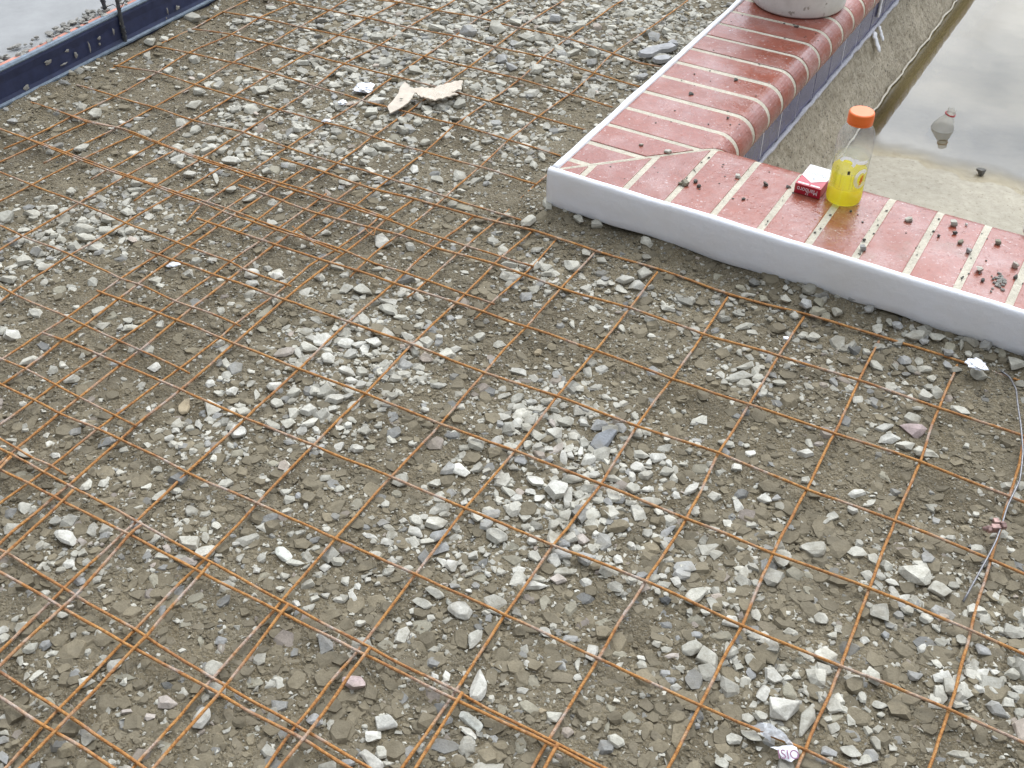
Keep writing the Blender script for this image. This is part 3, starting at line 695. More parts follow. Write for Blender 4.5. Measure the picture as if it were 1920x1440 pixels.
for i, (pts, lab) in enumerate([(["684,428", "692,437", "701,441", "704,428", "697,436", "688,441"], 'thin twisted tie wire at a lapped mesh crossing left of the coping corner'),
                                (["548,424", "570,440", "592,460"], 'straight stub of thin wire crossing the doubled mesh bars')]):
    bm = bmesh.new(); pp = smooth_poly([at(*map(float, s.split(',')), 0.010 + 0.004 * (k % 2)) for k, s in enumerate(pts)], 0.006)
    tube_bm(bm, pp, 0.0011, 5); o = from_bm('tie_wire', bm, M_RUST, smooth=True); tag(o, lab, 'wire')

# ------------------------------------------------------------------ stones
def ico(level):
    bm = bmesh.new(); bmesh.ops.create_icosphere(bm, subdivisions=level, radius=1)
    bm.verts.ensure_lookup_table(); v = np.array([p.co for p in bm.verts]); f = np.array([[q.index for q in fc.verts] for fc in bm.faces]); bm.free(); return v, f
ICO1, ICO2, ICO3 = ico(1), ico(2), ico(3)
def shape(v, rng, planes=11, lo=0.5, hi=0.86, jit=0.02):
    v = v.copy()
    ns = rng.normal(size=(planes, 3)); ns[:, 2] *= 0.6; ns /= np.linalg.norm(ns, axis=1)[:, None]
    top = np.array([rng.normal() * .16, rng.normal() * .16, 1.0]); ns = np.vstack([ns, top / np.linalg.norm(top)])
    for i, n in enumerate(ns):
        d = rng.uniform(lo, hi) if i < planes else rng.uniform(0.34, 0.55); k = v @ n - d; v -= np.maximum(k, 0)[:, None] * n
    v += rng.normal(size=v.shape) * jit
    v -= (v.max(0) + v.min(0)) / 2; v /= np.abs(v).max(0)
    return v
rs = np.random.default_rng(5)
BIG = []
for k in range(30):
    vv = shape(ICO3[0], rs, rs.integers(7, 11), 0.40, 0.76, 0.0)
    # gentle lumpiness
    nz = np.array([mnoise.fractal(Vector(p) * 1.8 + Vector((k * 7, 0, 0)), 1.0, 2.0, 3) for p in vv]); vv = vv * (1 + 0.035 * nz)[:, None]
    me = bpy.data.meshes.new('stone'); me.from_pydata([tuple(p) for p in vv], [], [tuple(map(int, f)) for f in ICO3[1]]); me.materials.append(M_STONE); me.update()
    for p in me.polygons: p.use_smooth = True
    try: me.set_sharp_from_angle(angle=math.radians(20))
    except Exception: pass
    BIG.append(me)

TONE = {'W': (0.57, 0.55, 0.49), 'w': (0.54, 0.52, 0.46), 'P': (0.47, 0.45, 0.385), 'p': (0.44, 0.42, 0.355), 'g': (0.184, 0.155, 0.106),
        'b': (0.335, 0.33, 0.315), 'B': (0.26, 0.268, 0.278), 'k': (0.45, 0.395, 0.345), 'K': (0.47, 0.37, 0.35), 't': (0.42, 0.34, 0.225), 'd': (0.12, 0.12, 0.115), 'h': (0.285, 0.262, 0.198)}
TNAME = {'W': 'pale', 'w': 'pale', 'P': 'light grey', 'p': 'light grey', 'g': 'muddy grey', 'b': 'blue grey', 'B': 'blue grey', 'k': 'pinkish', 'K': 'pink', 't': 'tan', 'd': 'dark grey', 'h': 'dull grey'}
# crop origin in the photograph, then stones as x,y,w,h,angle,tone in 3x crop pixels
STONES = {
(0, 0): "1085,105,85,45,25,p 840,235,60,40,0,p 825,310,45,50,80,p 1095,340,60,40,10,p 950,400,55,25,-20,p 540,645,80,40,-20,p 1130,430,45,35,-20,p 1225,455,45,35,0,p 1345,455,50,35,0,p 1120,520,65,50,-30,p 1470,520,90,50,-20,p 1575,495,75,30,5,p 1700,355,70,25,-10,p 1780,345,60,30,-20,p 1095,590,60,50,-40,p 1290,555,60,40,-20,p 1410,620,80,40,-20,p 1100,735,65,40,-10,p 685,690,40,20,0,w 460,840,90,40,-20,p 750,870,70,35,-10,p 1000,900,85,35,-10,w 1080,905,80,40,10,h 980,870,60,35,-20,p 1300,905,110,40,10,w 1350,880,50,40,-50,p 1160,855,80,40,-15,p 1250,850,60,40,0,p 1380,810,50,35,0,p 1545,950,80,60,20,h 1640,940,50,35,0,p 1215,1000,60,30,70,p 1300,1070,70,40,10,p 1400,1120,80,35,-20,p 1320,1255,110,40,5,h 720,1195,60,50,30,p 760,1070,90,25,-5,p 770,1035,60,40,10,p 600,1235,75,60,30,p 890,1170,60,40,0,p 480,1290,110,60,10,p 490,1340,110,45,0,p 600,1305,100,50,10,p 690,1305,60,40,20,p 730,1300,50,40,0,p 415,1385,90,50,5,p 340,1350,60,55,40,p 300,1325,50,30,0,p 225,1325,60,30,0,p 295,1370,45,45,60,p 35,1230,90,60,-30,p 550,970,70,40,-20,p 660,1010,60,40,0,p 365,1240,80,40,-20,p 1455,860,55,30,-10,w 1195,830,60,30,10,w 1500,960,60,40,0,p 1820,960,70,40,0,p 1740,830,60,30,0,p 1660,460,80,30,-10,p",
(640, 0): "710,185,90,50,-10,b 1050,215,80,50,30,p 1120,215,90,50,0,p 870,165,80,50,-10,p 285,150,60,40,80,p 195,575,110,35,5,w 170,635,75,50,5,p 465,805,60,35,-15,p 410,950,60,45,60,w 220,1360,90,80,50,w 390,1390,60,50,30,p 1080,925,55,45,60,p 1130,885,45,40,70,p 1050,1245,85,60,-40,p 1335,1230,60,50,60,p 1440,1260,70,45,10,p 1160,1150,65,55,60,p 750,1015,90,30,-15,p 830,995,50,40,0,p 700,1165,130,35,10,h 1710,1355,60,50,40,p 1380,1415,55,50,0,p 1790,335,110,35,10,p 340,680,60,40,0,p 430,690,50,40,0,p 440,590,50,40,0,p 380,205,70,30,-10,p 200,215,70,30,10,p 540,165,90,40,-10,p 760,60,70,40,0,p 640,80,60,40,0,p 980,130,70,40,0,p 1200,110,80,40,10,b 1330,160,70,40,-10,p 1420,300,80,40,0,p 1500,270,70,35,10,p 1300,300,90,30,-15,p 1220,280,60,40,0,p 960,380,70,40,0,b 900,340,80,40,10,b 1100,400,80,40,0,p 1690,440,70,35,0,b 1830,180,60,40,-10,p 1760,210,70,40,0,b 420,400,80,35,-10,p 250,360,80,30,0,p 60,400,70,40,0,p 660,590,70,40,-10,p 480,620,60,40,0,p 300,770,70,40,0,h 230,830,110,45,5,p 170,860,80,40,0,p 540,1010,70,30,0,p 70,1010,70,35,0,p 620,1150,60,40,0,p 480,1100,60,35,10,p 760,1290,60,40,0,p 1010,700,50,35,0,p 900,470,60,40,0,p",
(0, 480): "65,445,110,60,-8,W 15,420,50,50,0,p 40,130,95,45,5,p 330,185,80,65,0,h 560,320,85,50,-10,p 620,335,85,45,-15,h 725,365,50,45,30,p 675,400,45,25,-10,w 735,405,80,40,0,p 905,385,50,35,-40,p 1100,30,60,35,-20,p 1190,25,60,30,-10,w 1415,105,75,60,20,w 1420,160,60,45,20,w 1560,115,80,40,5,w 1540,250,70,50,-60,p 1490,310,120,40,-35,h 1410,370,60,45,60,h 1490,400,90,55,-10,h 875,625,60,50,-40,w 1270,605,60,45,60,p 490,690,110,55,-45,h 400,690,100,50,-5,p 160,590,110,45,-25,p 300,640,55,50,0,p 830,535,80,60,-10,p 740,530,50,30,-10,p 1760,465,60,45,30,w 1740,520,100,60,15,p 1820,480,100,70,-30,w 1600,545,120,45,-5,k 1675,545,65,45,60,w 1850,580,80,70,30,w 1300,760,80,50,5,w 1235,770,50,45,-30,p 1180,718,60,35,-10,w 1545,730,90,55,-20,w 1445,780,60,40,90,p 1560,830,75,60,0,p 1650,775,70,60,10,p 1735,870,95,60,-15,w 1880,810,110,60,-15,w 1350,845,60,35,0,p 1370,880,90,50,-5,p 1340,990,95,75,-15,W 1625,945,75,65,-20,p 1540,955,90,55,20,p 1700,980,70,45,-20,w 1780,980,50,40,40,w 1870,860,60,40,0,w 1905,1075,60,50,0,w 1040,850,85,70,-70,t 835,860,35,30,60,w 965,870,35,25,0,p 985,980,55,40,20,w 955,1025,55,35,0,w 1115,945,55,45,60,w 1065,970,50,40,-20,p 1110,1060,75,50,10,h 1170,1025,50,30,0,w 910,925,50,40,20,h 425,985,75,35,-20,b 65,1035,70,30,-10,p 20,1070,40,20,0,w 310,1120,65,35,10,w 145,1115,80,60,20,p 130,1225,100,45,0,h 320,1285,100,45,10,h 490,1285,85,55,-60,p 890,1200,50,45,20,p 990,1320,60,35,-15,p 1330,1105,90,50,0,h 1385,1120,45,35,70,w 1270,1280,90,45,-10,p 1540,1160,90,50,0,h 1610,1325,70,35,-10,p 1625,1370,65,55,0,p 1675,1345,35,30,0,b 1720,1400,50,35,80,w 1830,1245,65,35,-10,p 1910,1310,60,40,0,p 1135,1395,80,60,60,g 1350,1380,80,60,0,g 1900,60,70,40,0,p 1800,120,60,40,0,p 1880,200,70,40,0,h 90,300,80,40,0,g 220,110,70,40,0,h 520,150,60,40,0,p 250,560,80,50,-10,g 680,640,80,60,0,g 560,480,60,50,0,g 760,1170,80,60,0,g 1100,1150,70,50,0,g 300,840,90,60,0,g 60,880,110,70,0,g",
(640, 480): "1295,55,95,70,40,P 1595,135,105,50,0,w 1665,170,95,60,-15,w 1705,100,80,60,-10,p 945,45,95,40,5,p 975,125,80,35,-5,w 1150,100,60,35,-10,p 1150,65,60,40,20,p 120,200,110,60,10,p 205,75,60,35,-20,p 265,258,100,35,0,w 265,305,110,60,10,p 340,345,90,30,0,p 440,310,50,45,-60,p 655,345,45,25,0,w 780,455,70,40,-20,p 890,500,75,40,-5,p 440,395,60,45,-30,p 545,455,50,30,0,w 1040,230,70,45,-10,b 1085,190,60,40,0,p 1165,205,50,30,0,p 1100,540,55,35,0,t 1465,640,75,40,0,w 1000,650,95,35,5,w 640,525,90,35,-10,w 1165,625,45,25,0,w 1495,400,40,35,40,w 1575,405,50,40,60,p 1300,385,50,35,70,p 1740,360,70,45,20,p 180,490,90,55,10,w 105,495,80,40,-25,w 130,525,70,50,-70,w 45,555,80,50,-10,w 25,495,90,50,0,w 35,650,95,50,30,w 115,655,70,55,10,p 60,700,80,45,10,w 110,725,60,40,10,w 30,790,80,35,-5,w 190,545,50,40,0,p 245,610,60,50,-40,p 290,785,80,40,-15,p 230,860,55,25,-5,w 470,865,50,35,20,w 285,1035,55,50,30,p 85,1085,75,55,5,w 160,1070,60,40,0,h 35,950,50,35,0,w 60,920,60,35,40,p 990,800,80,45,-25,p 1005,855,90,50,0,p 1070,820,60,30,-10,w 1150,820,60,35,10,p 910,905,75,50,30,w 990,940,60,55,10,w 1045,900,60,50,0,p 1040,965,70,55,20,p 1090,1005,90,50,30,p 895,945,50,40,30,b 1190,940,60,40,60,k 1255,935,95,50,5,p 1195,1000,95,60,15,w 1365,940,60,45,30,w 1445,955,95,60,-20,b 1475,1040,160,95,-38,B 1570,965,70,45,30,b 1660,1000,80,60,30,p 1720,985,60,50,0,p 1650,900,50,40,60,p 870,1050,75,60,-50,w 760,1065,90,65,-5,p 700,1075,70,35,-10,p 950,1075,90,50,0,p 960,1035,60,45,80,h 1050,1065,55,50,0,p 1100,1075,60,45,-20,w 1165,1085,60,35,10,w 1210,1085,100,40,-30,k 1010,1150,75,55,35,b 1250,1135,95,50,75,w 1290,1120,60,45,50,w 1350,1095,60,38,-70,w 1385,1150,90,60,-20,w 1290,1195,70,35,0,p 1690,1115,90,50,0,p 1780,1130,80,60,-20,w 1845,1165,50,45,60,w 1665,1190,80,60,15,w 1725,1160,40,40,0,w 1830,1215,80,50,20,p 1425,1230,65,40,0,w 1535,1250,100,45,5,p 1300,1255,120,50,-5,p 1195,1255,60,40,0,p 1635,1240,60,50,70,w 1090,1265,110,60,25,W 1205,1325,130,110,10,W 1275,1355,115,58,-80,w 1110,1360,75,60,-60,W 1065,1325,60,35,0,w 1335,1345,60,55,0,p 1310,1400,60,60,-40,p 990,1365,70,50,20,w 1440,1340,60,50,0,p 1440,1375,80,50,-10,p 1570,1370,60,45,0,b 1500,1390,60,50,60,b 1640,1310,85,55,10,p 1720,1310,80,35,-15,w 1740,1385,130,50,5,p 1880,1345,50,40,0,w 1165,1410,60,50,40,w 935,1325,80,50,20,p 870,1335,60,35,80,p 670,1205,110,70,20,W 520,1280,80,55,0,p 695,1385,55,40,10,w 330,1265,90,70,0,p 80,1390,80,70,-10,h 310,1330,60,50,0,h 245,1395,50,45,0,p 520,700,60,40,0,h 700,760,60,40,0,h 420,1000,70,50,0,g 1780,870,70,45,0,g 1560,560,60,40,0,g 1650,760,60,40,0,h",
(1280, 480): "755,300,75,55,-20,h 770,250,60,40,20,h 690,270,70,55,0,b 865,310,55,50,40,p 805,325,60,50,10,h 580,175,35,30,0,w 580,240,50,40,30,p 350,395,100,40,-15,p 395,430,70,30,-5,p 255,525,55,30,0,p 320,545,45,35,60,p 355,620,110,40,-20,p 325,680,140,55,-5,P 350,720,90,45,10,p 410,645,50,50,20,p 425,690,65,50,10,p 265,690,70,35,-20,p 735,460,70,45,20,p 670,445,70,40,0,p 1095,410,60,50,0,p 1165,370,50,40,70,p 1105,365,40,35,70,p 1310,450,110,55,-5,P 1430,455,90,40,15,p 1510,505,65,60,10,h 1570,495,65,30,-80,p 1495,545,60,35,10,b 1700,505,70,60,40,b 1490,610,55,45,70,b 1610,550,45,35,60,p 1870,600,90,75,40,p 1795,535,70,50,80,h 1665,672,95,55,10,P 1560,870,115,50,15,P 1430,770,95,60,30,p 1365,635,80,40,0,p 1245,590,80,50,20,b 1330,590,50,40,60,p 1090,620,90,50,30,p 1035,545,60,40,20,p 1135,965,100,45,-15,w 1155,1030,130,60,-15,W 1290,975,145,80,25,K 1290,920,90,50,20,p 1400,690,50,45,0,p 1370,1110,150,50,10,p 690,1110,90,50,0,w 380,1115,65,50,20,w 620,1035,65,45,-60,h 760,1055,70,25,0,k 710,1050,50,45,70,p 305,1190,65,45,20,w 215,1215,60,40,-20,p 160,1170,50,40,0,p 95,1195,110,70,10,h 245,1055,100,45,10,p 245,1100,60,40,60,b 360,1065,35,30,20,p 50,1310,95,60,-45,w 460,1370,75,55,40,w 310,1405,65,55,60,w 520,1360,60,35,-10,b 690,1260,55,45,-20,p 975,1335,95,45,-10,W 1050,1390,75,40,-20,p 550,1410,60,50,0,p 955,1425,60,50,0,w 1280,1290,30,30,0,w 1835,1290,90,55,-10,p 1900,1290,60,60,0,p 1000,980,90,50,0,h 850,710,50,40,60,b 540,715,80,40,5,p 510,670,45,30,0,b 1360,480,60,30,0,b 1050,300,60,40,0,b 960,240,60,40,0,b 1210,390,60,50,0,b 1620,440,50,40,0,b 330,170,60,40,0,h 460,230,50,40,0,h 200,110,60,40,0,h 1130,1230,60,50,0,h 1200,1390,70,50,0,h 860,1180,60,40,0,g 1700,980,90,60,0,g",
(0, 960): "370,145,135,95,20,W 460,165,45,40,30,k 505,178,30,25,0,k 543,178,25,25,0,w 575,180,30,25,0,k 465,225,65,55,0,p 420,235,50,45,-20,p 385,293,75,45,-10,w 340,325,60,35,-20,p 420,320,30,30,20,p 685,248,40,35,40,b 1065,175,125,95,20,P 1150,230,130,80,-15,P 1060,280,90,55,20,k 1155,145,65,50,80,p 1140,80,80,70,60,h 910,250,80,50,10,p 940,205,50,45,60,k 1155,10,60,35,0,p 1330,180,50,30,10,w 1595,240,105,75,45,W 1660,285,100,35,10,p 1690,115,65,30,-10,p 1770,155,65,35,0,b 1770,200,60,30,-10,p 1900,275,80,60,0,p 1830,310,55,45,-40,w 1605,360,60,40,0,p 1580,430,65,35,-10,p 1725,410,80,55,-25,p 1445,325,40,35,0,w 1480,355,120,45,-35,h 1830,465,50,40,30,w 1770,485,60,40,-10,p 1665,510,45,40,50,w 1905,490,70,40,0,w 1740,540,80,45,-25,p 445,390,65,50,0,b 910,555,60,42,-80,b 1040,625,75,50,0,h 1245,720,65,50,0,b 1130,710,80,40,-80,h 870,380,90,60,60,h 980,400,100,40,-10,h 1095,480,130,60,-25,h 1120,525,90,45,10,h 175,765,90,55,-40,p 250,750,80,50,-25,b 110,835,50,45,80,p 270,855,40,30,70,p 300,790,60,30,0,p 205,915,100,38,-50,p 315,930,35,25,0,p 320,690,45,40,60,w 20,665,60,55,0,w 15,710,60,65,0,p 85,600,50,30,-10,p 395,530,45,25,0,w 345,575,70,45,30,p 480,680,45,25,0,p 640,865,95,85,-70,W 1200,880,120,90,-10,P 1215,1000,130,105,15,P 1140,1160,145,95,-60,W 945,1070,110,85,-10,k 930,975,70,55,20,d 895,1065,40,40,0,p 710,1120,70,35,0,k 840,1150,60,45,0,k 775,1215,50,45,70,t 475,1150,70,50,0,h 250,1070,130,80,5,h 350,1085,60,50,0,h 505,1020,55,40,-30,p 720,870,70,55,70,g 700,920,120,45,5,h 1390,880,105,75,-40,g 1320,840,90,70,10,g 1415,955,130,65,10,h 1555,940,75,35,-5,p 1500,1055,110,70,0,g 1290,1140,100,80,60,g 1410,1170,130,60,10,g 1210,1160,90,75,0,g 930,1310,100,75,45,h 1330,1310,130,75,70,g 1480,1290,120,65,-60,g 1010,1400,130,90,80,g 1080,1350,60,60,0,g 1415,1245,75,55,-40,h 1490,760,90,70,-40,g 1730,1370,60,40,80,g 1850,1250,110,80,0,g 1840,1430,110,50,-10,p 1770,1170,100,80,-10,b 1640,830,110,50,10,g 1730,860,60,35,0,g 20,1280,60,50,0,b 20,1380,90,60,60,b 30,1180,90,70,0,g 25,1240,60,40,10,p 320,1400,150,120,0,g 250,1330,90,80,0,g 770,460,110,60,0,g 800,620,90,60,0,g 960,720,80,60,20,g 1120,640,80,50,0,g 640,440,80,60,0,g 1400,620,90,60,0,g 1600,640,100,60,0,g 1780,640,100,60,0,g 850,880,80,50,0,g 1060,900,80,70,0,g 620,1280,100,70,0,g 700,1360,90,60,0,g 560,1400,80,60,0,g 150,1180,70,50,0,g",
(640, 960): "535,65,120,78,5,P 415,115,100,65,35,W 555,125,110,62,-30,b 235,60,60,48,-35,b 350,45,60,40,0,w 875,135,120,95,30,P 960,190,90,55,5,h 260,165,75,40,5,w 165,135,80,30,15,w 555,210,100,58,-30,b 745,240,65,65,20,w 820,235,50,30,-20,w 615,305,72,68,10,W 685,315,55,45,-60,p 735,340,90,30,-25,p 290,270,55,40,30,w 560,275,60,40,20,w 960,265,130,60,15,h 1000,325,75,45,0,w 1090,250,80,60,30,p 1070,165,60,50,20,w 1195,270,85,78,75,W 1250,335,110,55,5,p 1220,380,90,60,-5,k 1100,370,120,40,5,p 1090,410,140,55,-5,W 775,370,90,50,0,h 820,345,45,30,40,w 1370,395,75,55,15,w 1330,460,50,42,60,w 1325,210,60,50,0,p 1250,180,70,60,40,b 1350,150,80,68,30,k 1195,75,60,55,0,p 1260,20,70,60,0,p 1435,120,50,45,10,w 1500,140,100,40,-40,p 1040,85,55,40,20,p 1555,265,55,45,0,w 1635,190,60,45,30,w 1690,355,70,40,-5,b 1760,375,70,50,0,p 1805,360,55,35,0,w 1815,405,80,40,5,p 1890,390,70,55,60,w 1570,380,75,70,0,g 1835,105,105,48,-40,b 1690,55,90,60,0,g 1820,490,70,50,20,d 1145,500,100,78,-80,h 1290,535,105,88,-80,h 1480,610,175,58,-25,h 870,510,140,72,0,P 860,555,120,35,15,p 525,455,110,58,20,p 670,555,130,100,30,W 455,515,110,60,15,p 600,500,50,30,70,p 385,625,50,35,10,w 105,625,65,45,-10,p 75,665,80,55,10,g 65,485,75,55,60,w 15,485,50,50,0,p 150,380,40,35,0,w 200,400,45,25,-20,w 90,415,40,35,20,w 265,335,70,40,-10,p 450,645,120,95,0,h 715,440,40,25,20,w 580,700,25,25,0,w 745,715,118,75,-60,P 1150,675,80,58,40,w 1265,675,40,20,0,p 1290,710,90,45,0,b 1070,725,110,65,10,g 1410,795,95,72,-80,w 1330,860,80,40,90,p 1050,850,50,42,40,w 1330,930,50,45,10,w 1690,820,50,35,0,w 1685,855,65,40,0,p 1830,770,65,40,0,p 1850,805,110,35,-5,k 1575,795,95,55,20,h 250,745,90,75,20,h 515,770,65,40,-5,p 590,920,65,48,-80,w 525,920,50,45,60,w 430,840,80,60,0,g 775,975,185,105,-80,W 930,920,150,90,70,g 905,1080,130,70,-80,h 1085,945,95,85,50,h 1020,1000,65,40,10,w 1240,920,130,78,0,g 1200,1020,85,45,-40,g 1055,1095,130,78,20,h 1190,1150,95,75,25,p 1130,1115,50,40,0,t 70,960,135,95,10,K 250,1190,135,105,10,W 180,1265,85,82,0,w 225,1350,80,70,70,p 165,1400,150,80,35,W 265,1415,70,30,0,p 40,1410,80,50,0,b 730,1175,145,68,40,W 710,1235,125,52,30,w 1005,1305,105,78,-80,h 565,1385,45,30,0,w 440,1345,45,40,0,p 375,1350,72,55,-60,b 1545,1285,105,72,30,p 1620,1140,80,75,0,h 1715,1075,100,75,30,g 1435,1110,110,85,70,g 1520,1100,60,60,0,h 1770,1255,90,75,60,g 1640,1320,80,68,80,g 1640,1395,80,70,0,g 1340,1255,110,60,0,g 1495,1200,80,35,-85,h 660,1390,90,85,0,g 940,1400,80,65,60,g 490,1100,140,95,-10,g 1880,985,75,50,-10,w 1820,905,60,45,0,b 1855,945,60,40,0,b 1880,1100,90,70,0,g 1510,960,130,60,0,g 1600,1010,80,60,0,g 1390,1020,70,60,0,g 1460,1370,90,70,0,g 1240,1400,90,70,0,g 1130,1400,70,60,0,g 1330,1180,80,60,0,g 620,870,100,60,-10,g 780,1120,80,60,0,g 330,800,90,60,0,g 520,690,60,70,60,g 640,1240,60,50,0,g 950,690,80,70,0,g 1660,700,90,50,10,g 1680,540,90,60,0,g",
(1280, 960): "830,35,95,62,-40,P 385,75,60,45,20,p 505,120,75,35,-10,p 75,470,135,90,-35,p 185,440,60,50,20,p 240,515,45,42,60,w 275,620,95,78,25,w 80,605,110,80,20,h 215,690,130,70,0,h 85,690,70,50,-10,b 50,770,120,85,-20,p 140,830,145,115,50,P 150,910,140,88,20,P 630,345,95,75,30,h 715,440,90,68,45,h 715,360,70,55,60,h 1150,305,80,60,20,P 1305,360,190,105,20,P 1450,440,130,78,30,P 1175,395,75,40,20,w 1185,440,60,42,60,w 1250,480,65,40,0,w 1050,525,45,40,0,p 780,600,85,65,10,P 850,625,30,30,0,w 725,610,40,40,0,p 875,665,40,30,0,w 840,690,65,45,20,p 845,735,35,25,0,w 1025,720,55,45,0,w 1140,690,50,45,10,b 1370,600,80,62,20,P 1455,730,80,45,15,p 1565,720,65,60,0,p 1350,765,55,48,-40,w 1400,765,40,35,80,p 1590,570,50,45,-70,p 1820,500,110,62,25,h 1780,800,110,85,60,g 1690,775,80,75,0,b 1855,840,80,58,50,p 1690,900,70,45,5,w 1755,900,50,45,20,w 1850,910,95,60,10,p 1800,940,50,48,60,p 1670,990,65,58,60,w 1890,995,90,60,20,w 1465,935,100,78,-20,W 1450,1020,125,85,60,P 1070,920,120,78,60,P 1225,1000,110,85,50,h 1310,920,90,70,0,b 1110,1085,90,50,0,p 1115,1140,45,35,0,p 1010,1040,80,55,70,p 910,1110,55,45,20,p 850,1155,130,60,5,h 1040,1225,60,48,50,p 1100,1220,55,48,-30,p 940,1170,70,52,60,p 940,1345,125,78,15,P 825,1345,90,60,10,b 1090,1300,90,55,60,p 550,1110,170,155,30,W 700,1170,190,95,-70,P 455,1020,95,78,-50,W 500,920,115,85,50,W 590,930,65,40,0,w 315,870,60,45,0,p 385,905,70,48,60,b 610,1010,120,85,45,h 435,1150,85,68,20,p 565,1225,65,60,0,h 290,1275,95,72,-10,P 390,1260,135,70,30,p 160,1225,60,50,0,g 445,1375,85,65,0,g 90,1405,80,70,0,g 220,1415,75,75,0,p 80,1200,35,35,0,b 1020,1400,85,65,-30,p 1550,1360,120,55,0,p 1620,1400,70,50,0,p 1780,1400,125,85,-45,g 1620,1070,90,60,10,g 1700,1070,70,60,0,g 1500,1280,150,90,-10,g 1900,1130,60,60,0,p 1060,1370,90,75,0,b 660,830,70,60,10,h 595,850,60,50,0,h 470,640,130,70,20,g 330,760,70,60,20,g 600,760,60,50,0,g 900,270,100,50,0,g 1000,130,110,60,-30,g 700,720,80,50,0,g 1180,800,80,50,0,g 1380,890,90,60,0,g 1300,660,90,50,0,g 1560,1180,90,60,0,g 1750,1180,80,60,0,g 880,1000,70,50,0,g 1250,1260,80,60,0,g 1700,1290,80,60,0,g 1850,1240,90,60,0,g 720,1050,50,40,0,g",
}
stones = []
for (ox, oy), s in STONES.items():
    for q in s.split():
        f = q.split(','); x, y, w, h, a = map(float, f[:5])
        stones.append([ox + x / 3, oy + y / 3, w / 3, h / 3, math.radians(a), f[5]])
def chip(rng, bevel=0.0, nmin=5, nmax=8):
    bm = bmesh.new(); n = int(rng.integers(nmin, nmax)); a0 = np.sort(rng.random(n) + np.arange(n)) / n * 2 * PI
    rr = rng.uniform(0.72, 1.0, n); ox, oy = rng.normal(size=2) * 0.10; tl = rng.normal(size=2) * 0.22; k = rng.uniform(0.55, 0.9)
    for a, r in zip(a0, rr):
        c, q = math.cos(a) * r, math.sin(a) * r
        bm.verts.new((c, q, rng.uniform(-0.45, 0.35)))
        if rng.random() < 0.85: kk = k * rng.uniform(0.85, 1.1); bm.verts.new((c * kk + ox, q * kk + oy, 0.75 + tl[0] * c + tl[1] * q))
        bm.verts.new((c * 0.7, q * 0.7, -0.95))
    r = bmesh.ops.convex_hull(bm, input=bm.verts[:])
    bmesh.ops.delete(bm, geom=[v for v in bm.verts if not v.link_faces], context='VERTS')
    if bevel:
        bmesh.ops.dissolve_limit(bm, angle_limit=0.20, verts=bm.verts[:], edges=bm.edges[:])
        bmesh.ops.bevel(bm, geom=bm.edges[:], offset=bevel, segments=2, affect='EDGES', profile=0.6, clamp_overlap=True)
        for v in bm.verts: v.co *= 1 + 0.03 * mnoise.fractal(v.co * 2.5, 1.0, 2.0, 2)
    bmesh.ops.triangulate(bm, faces=bm.faces[:]); bmesh.ops.recalc_face_normals(bm, faces=bm.faces[:]); bm.verts.index_update()
    v = np.array([p.co for p in bm.verts]); f = np.array([[q.index for q in fc.verts] for fc in bm.faces]); bm.free()
    v -= (v.max(0) + v.min(0)) / 2; v /= np.abs(v).max(0)
    return v, f
for k in range(30):
    if k % 4 == 3: continue                      # a quarter stay water worn
    v, f = chip(rs, rs.uniform(0.08, 0.2), 5, 10); me = bpy.data.meshes.new('stone'); me.from_pydata(v.tolist(), [], f.tolist()); me.materials.append(M_STONE); me.update(); BIG[k] = me
rs2 = np.random.default_rng(21)
def stone_xf(st):
    """world centre, yaw, half sizes of a stone outlined in the photograph"""
    x, y, w, h, a, tn = st
    emb = tn in 'gh'
    c0 = at(x, y, 0); zg = float(ground_h(c0.x, c0.y)); c = at(x, y, zg + 0.003)
    ax = at(x + math.cos(a) * w / 2, y + math.sin(a) * w / 2, zg + 0.003) - c
    bx = at(x - math.sin(a) * h / 2, y + math.cos(a) * h / 2, zg + 0.003) - c
    yaw = math.atan2(ax.y, ax.x); la = ax.length; lb = abs(bx.dot(Vector((-math.sin(yaw), math.cos(yaw), 0))))
    la *= 1.04; lb *= 0.92
    tz = min(la, lb) * (0.55 if not emb else 0.42); tz = min(max(tz, 0.003), 0.014)
    cz = zg + (tz * 0.55 if not emb else -tz * (0.30 if tn == 'h' else 0.5))
    return c.x, c.y, cz, yaw, la, lb, tz
order = sorted(range(len(stones)), key=lambda i: -stones[i][2] * stones[i][3])
TOP = order[:285]; REST = order[285:]
LAND = [('the torn cardboard', 780, 180), ('the foil beside the foam', 1835, 686), ('the clear printed wrapper', 1440, 1385), ('the copper clamp', 1866, 992),
        ('the large blue grey stone', 1132, 827), ('the pink faced stone', 1710, 805), ('the square pink stone', 663, 1280), ('the tan upright stone', 347, 763),
        ('the white foam corner', 1035, 370), ('the dark steel stakes', 237, 80), ('the blue grey splinter', 1235, 92), ('the largest pale block', 1042, 922),
        ('the split pale stone pair', 880, 1357), ('the pale wedge stone', 898, 1285), ('the lone white stone', 123, 1008), ('the white block at left', 22, 628), ('the big round pale stone', 1463, 1330)]
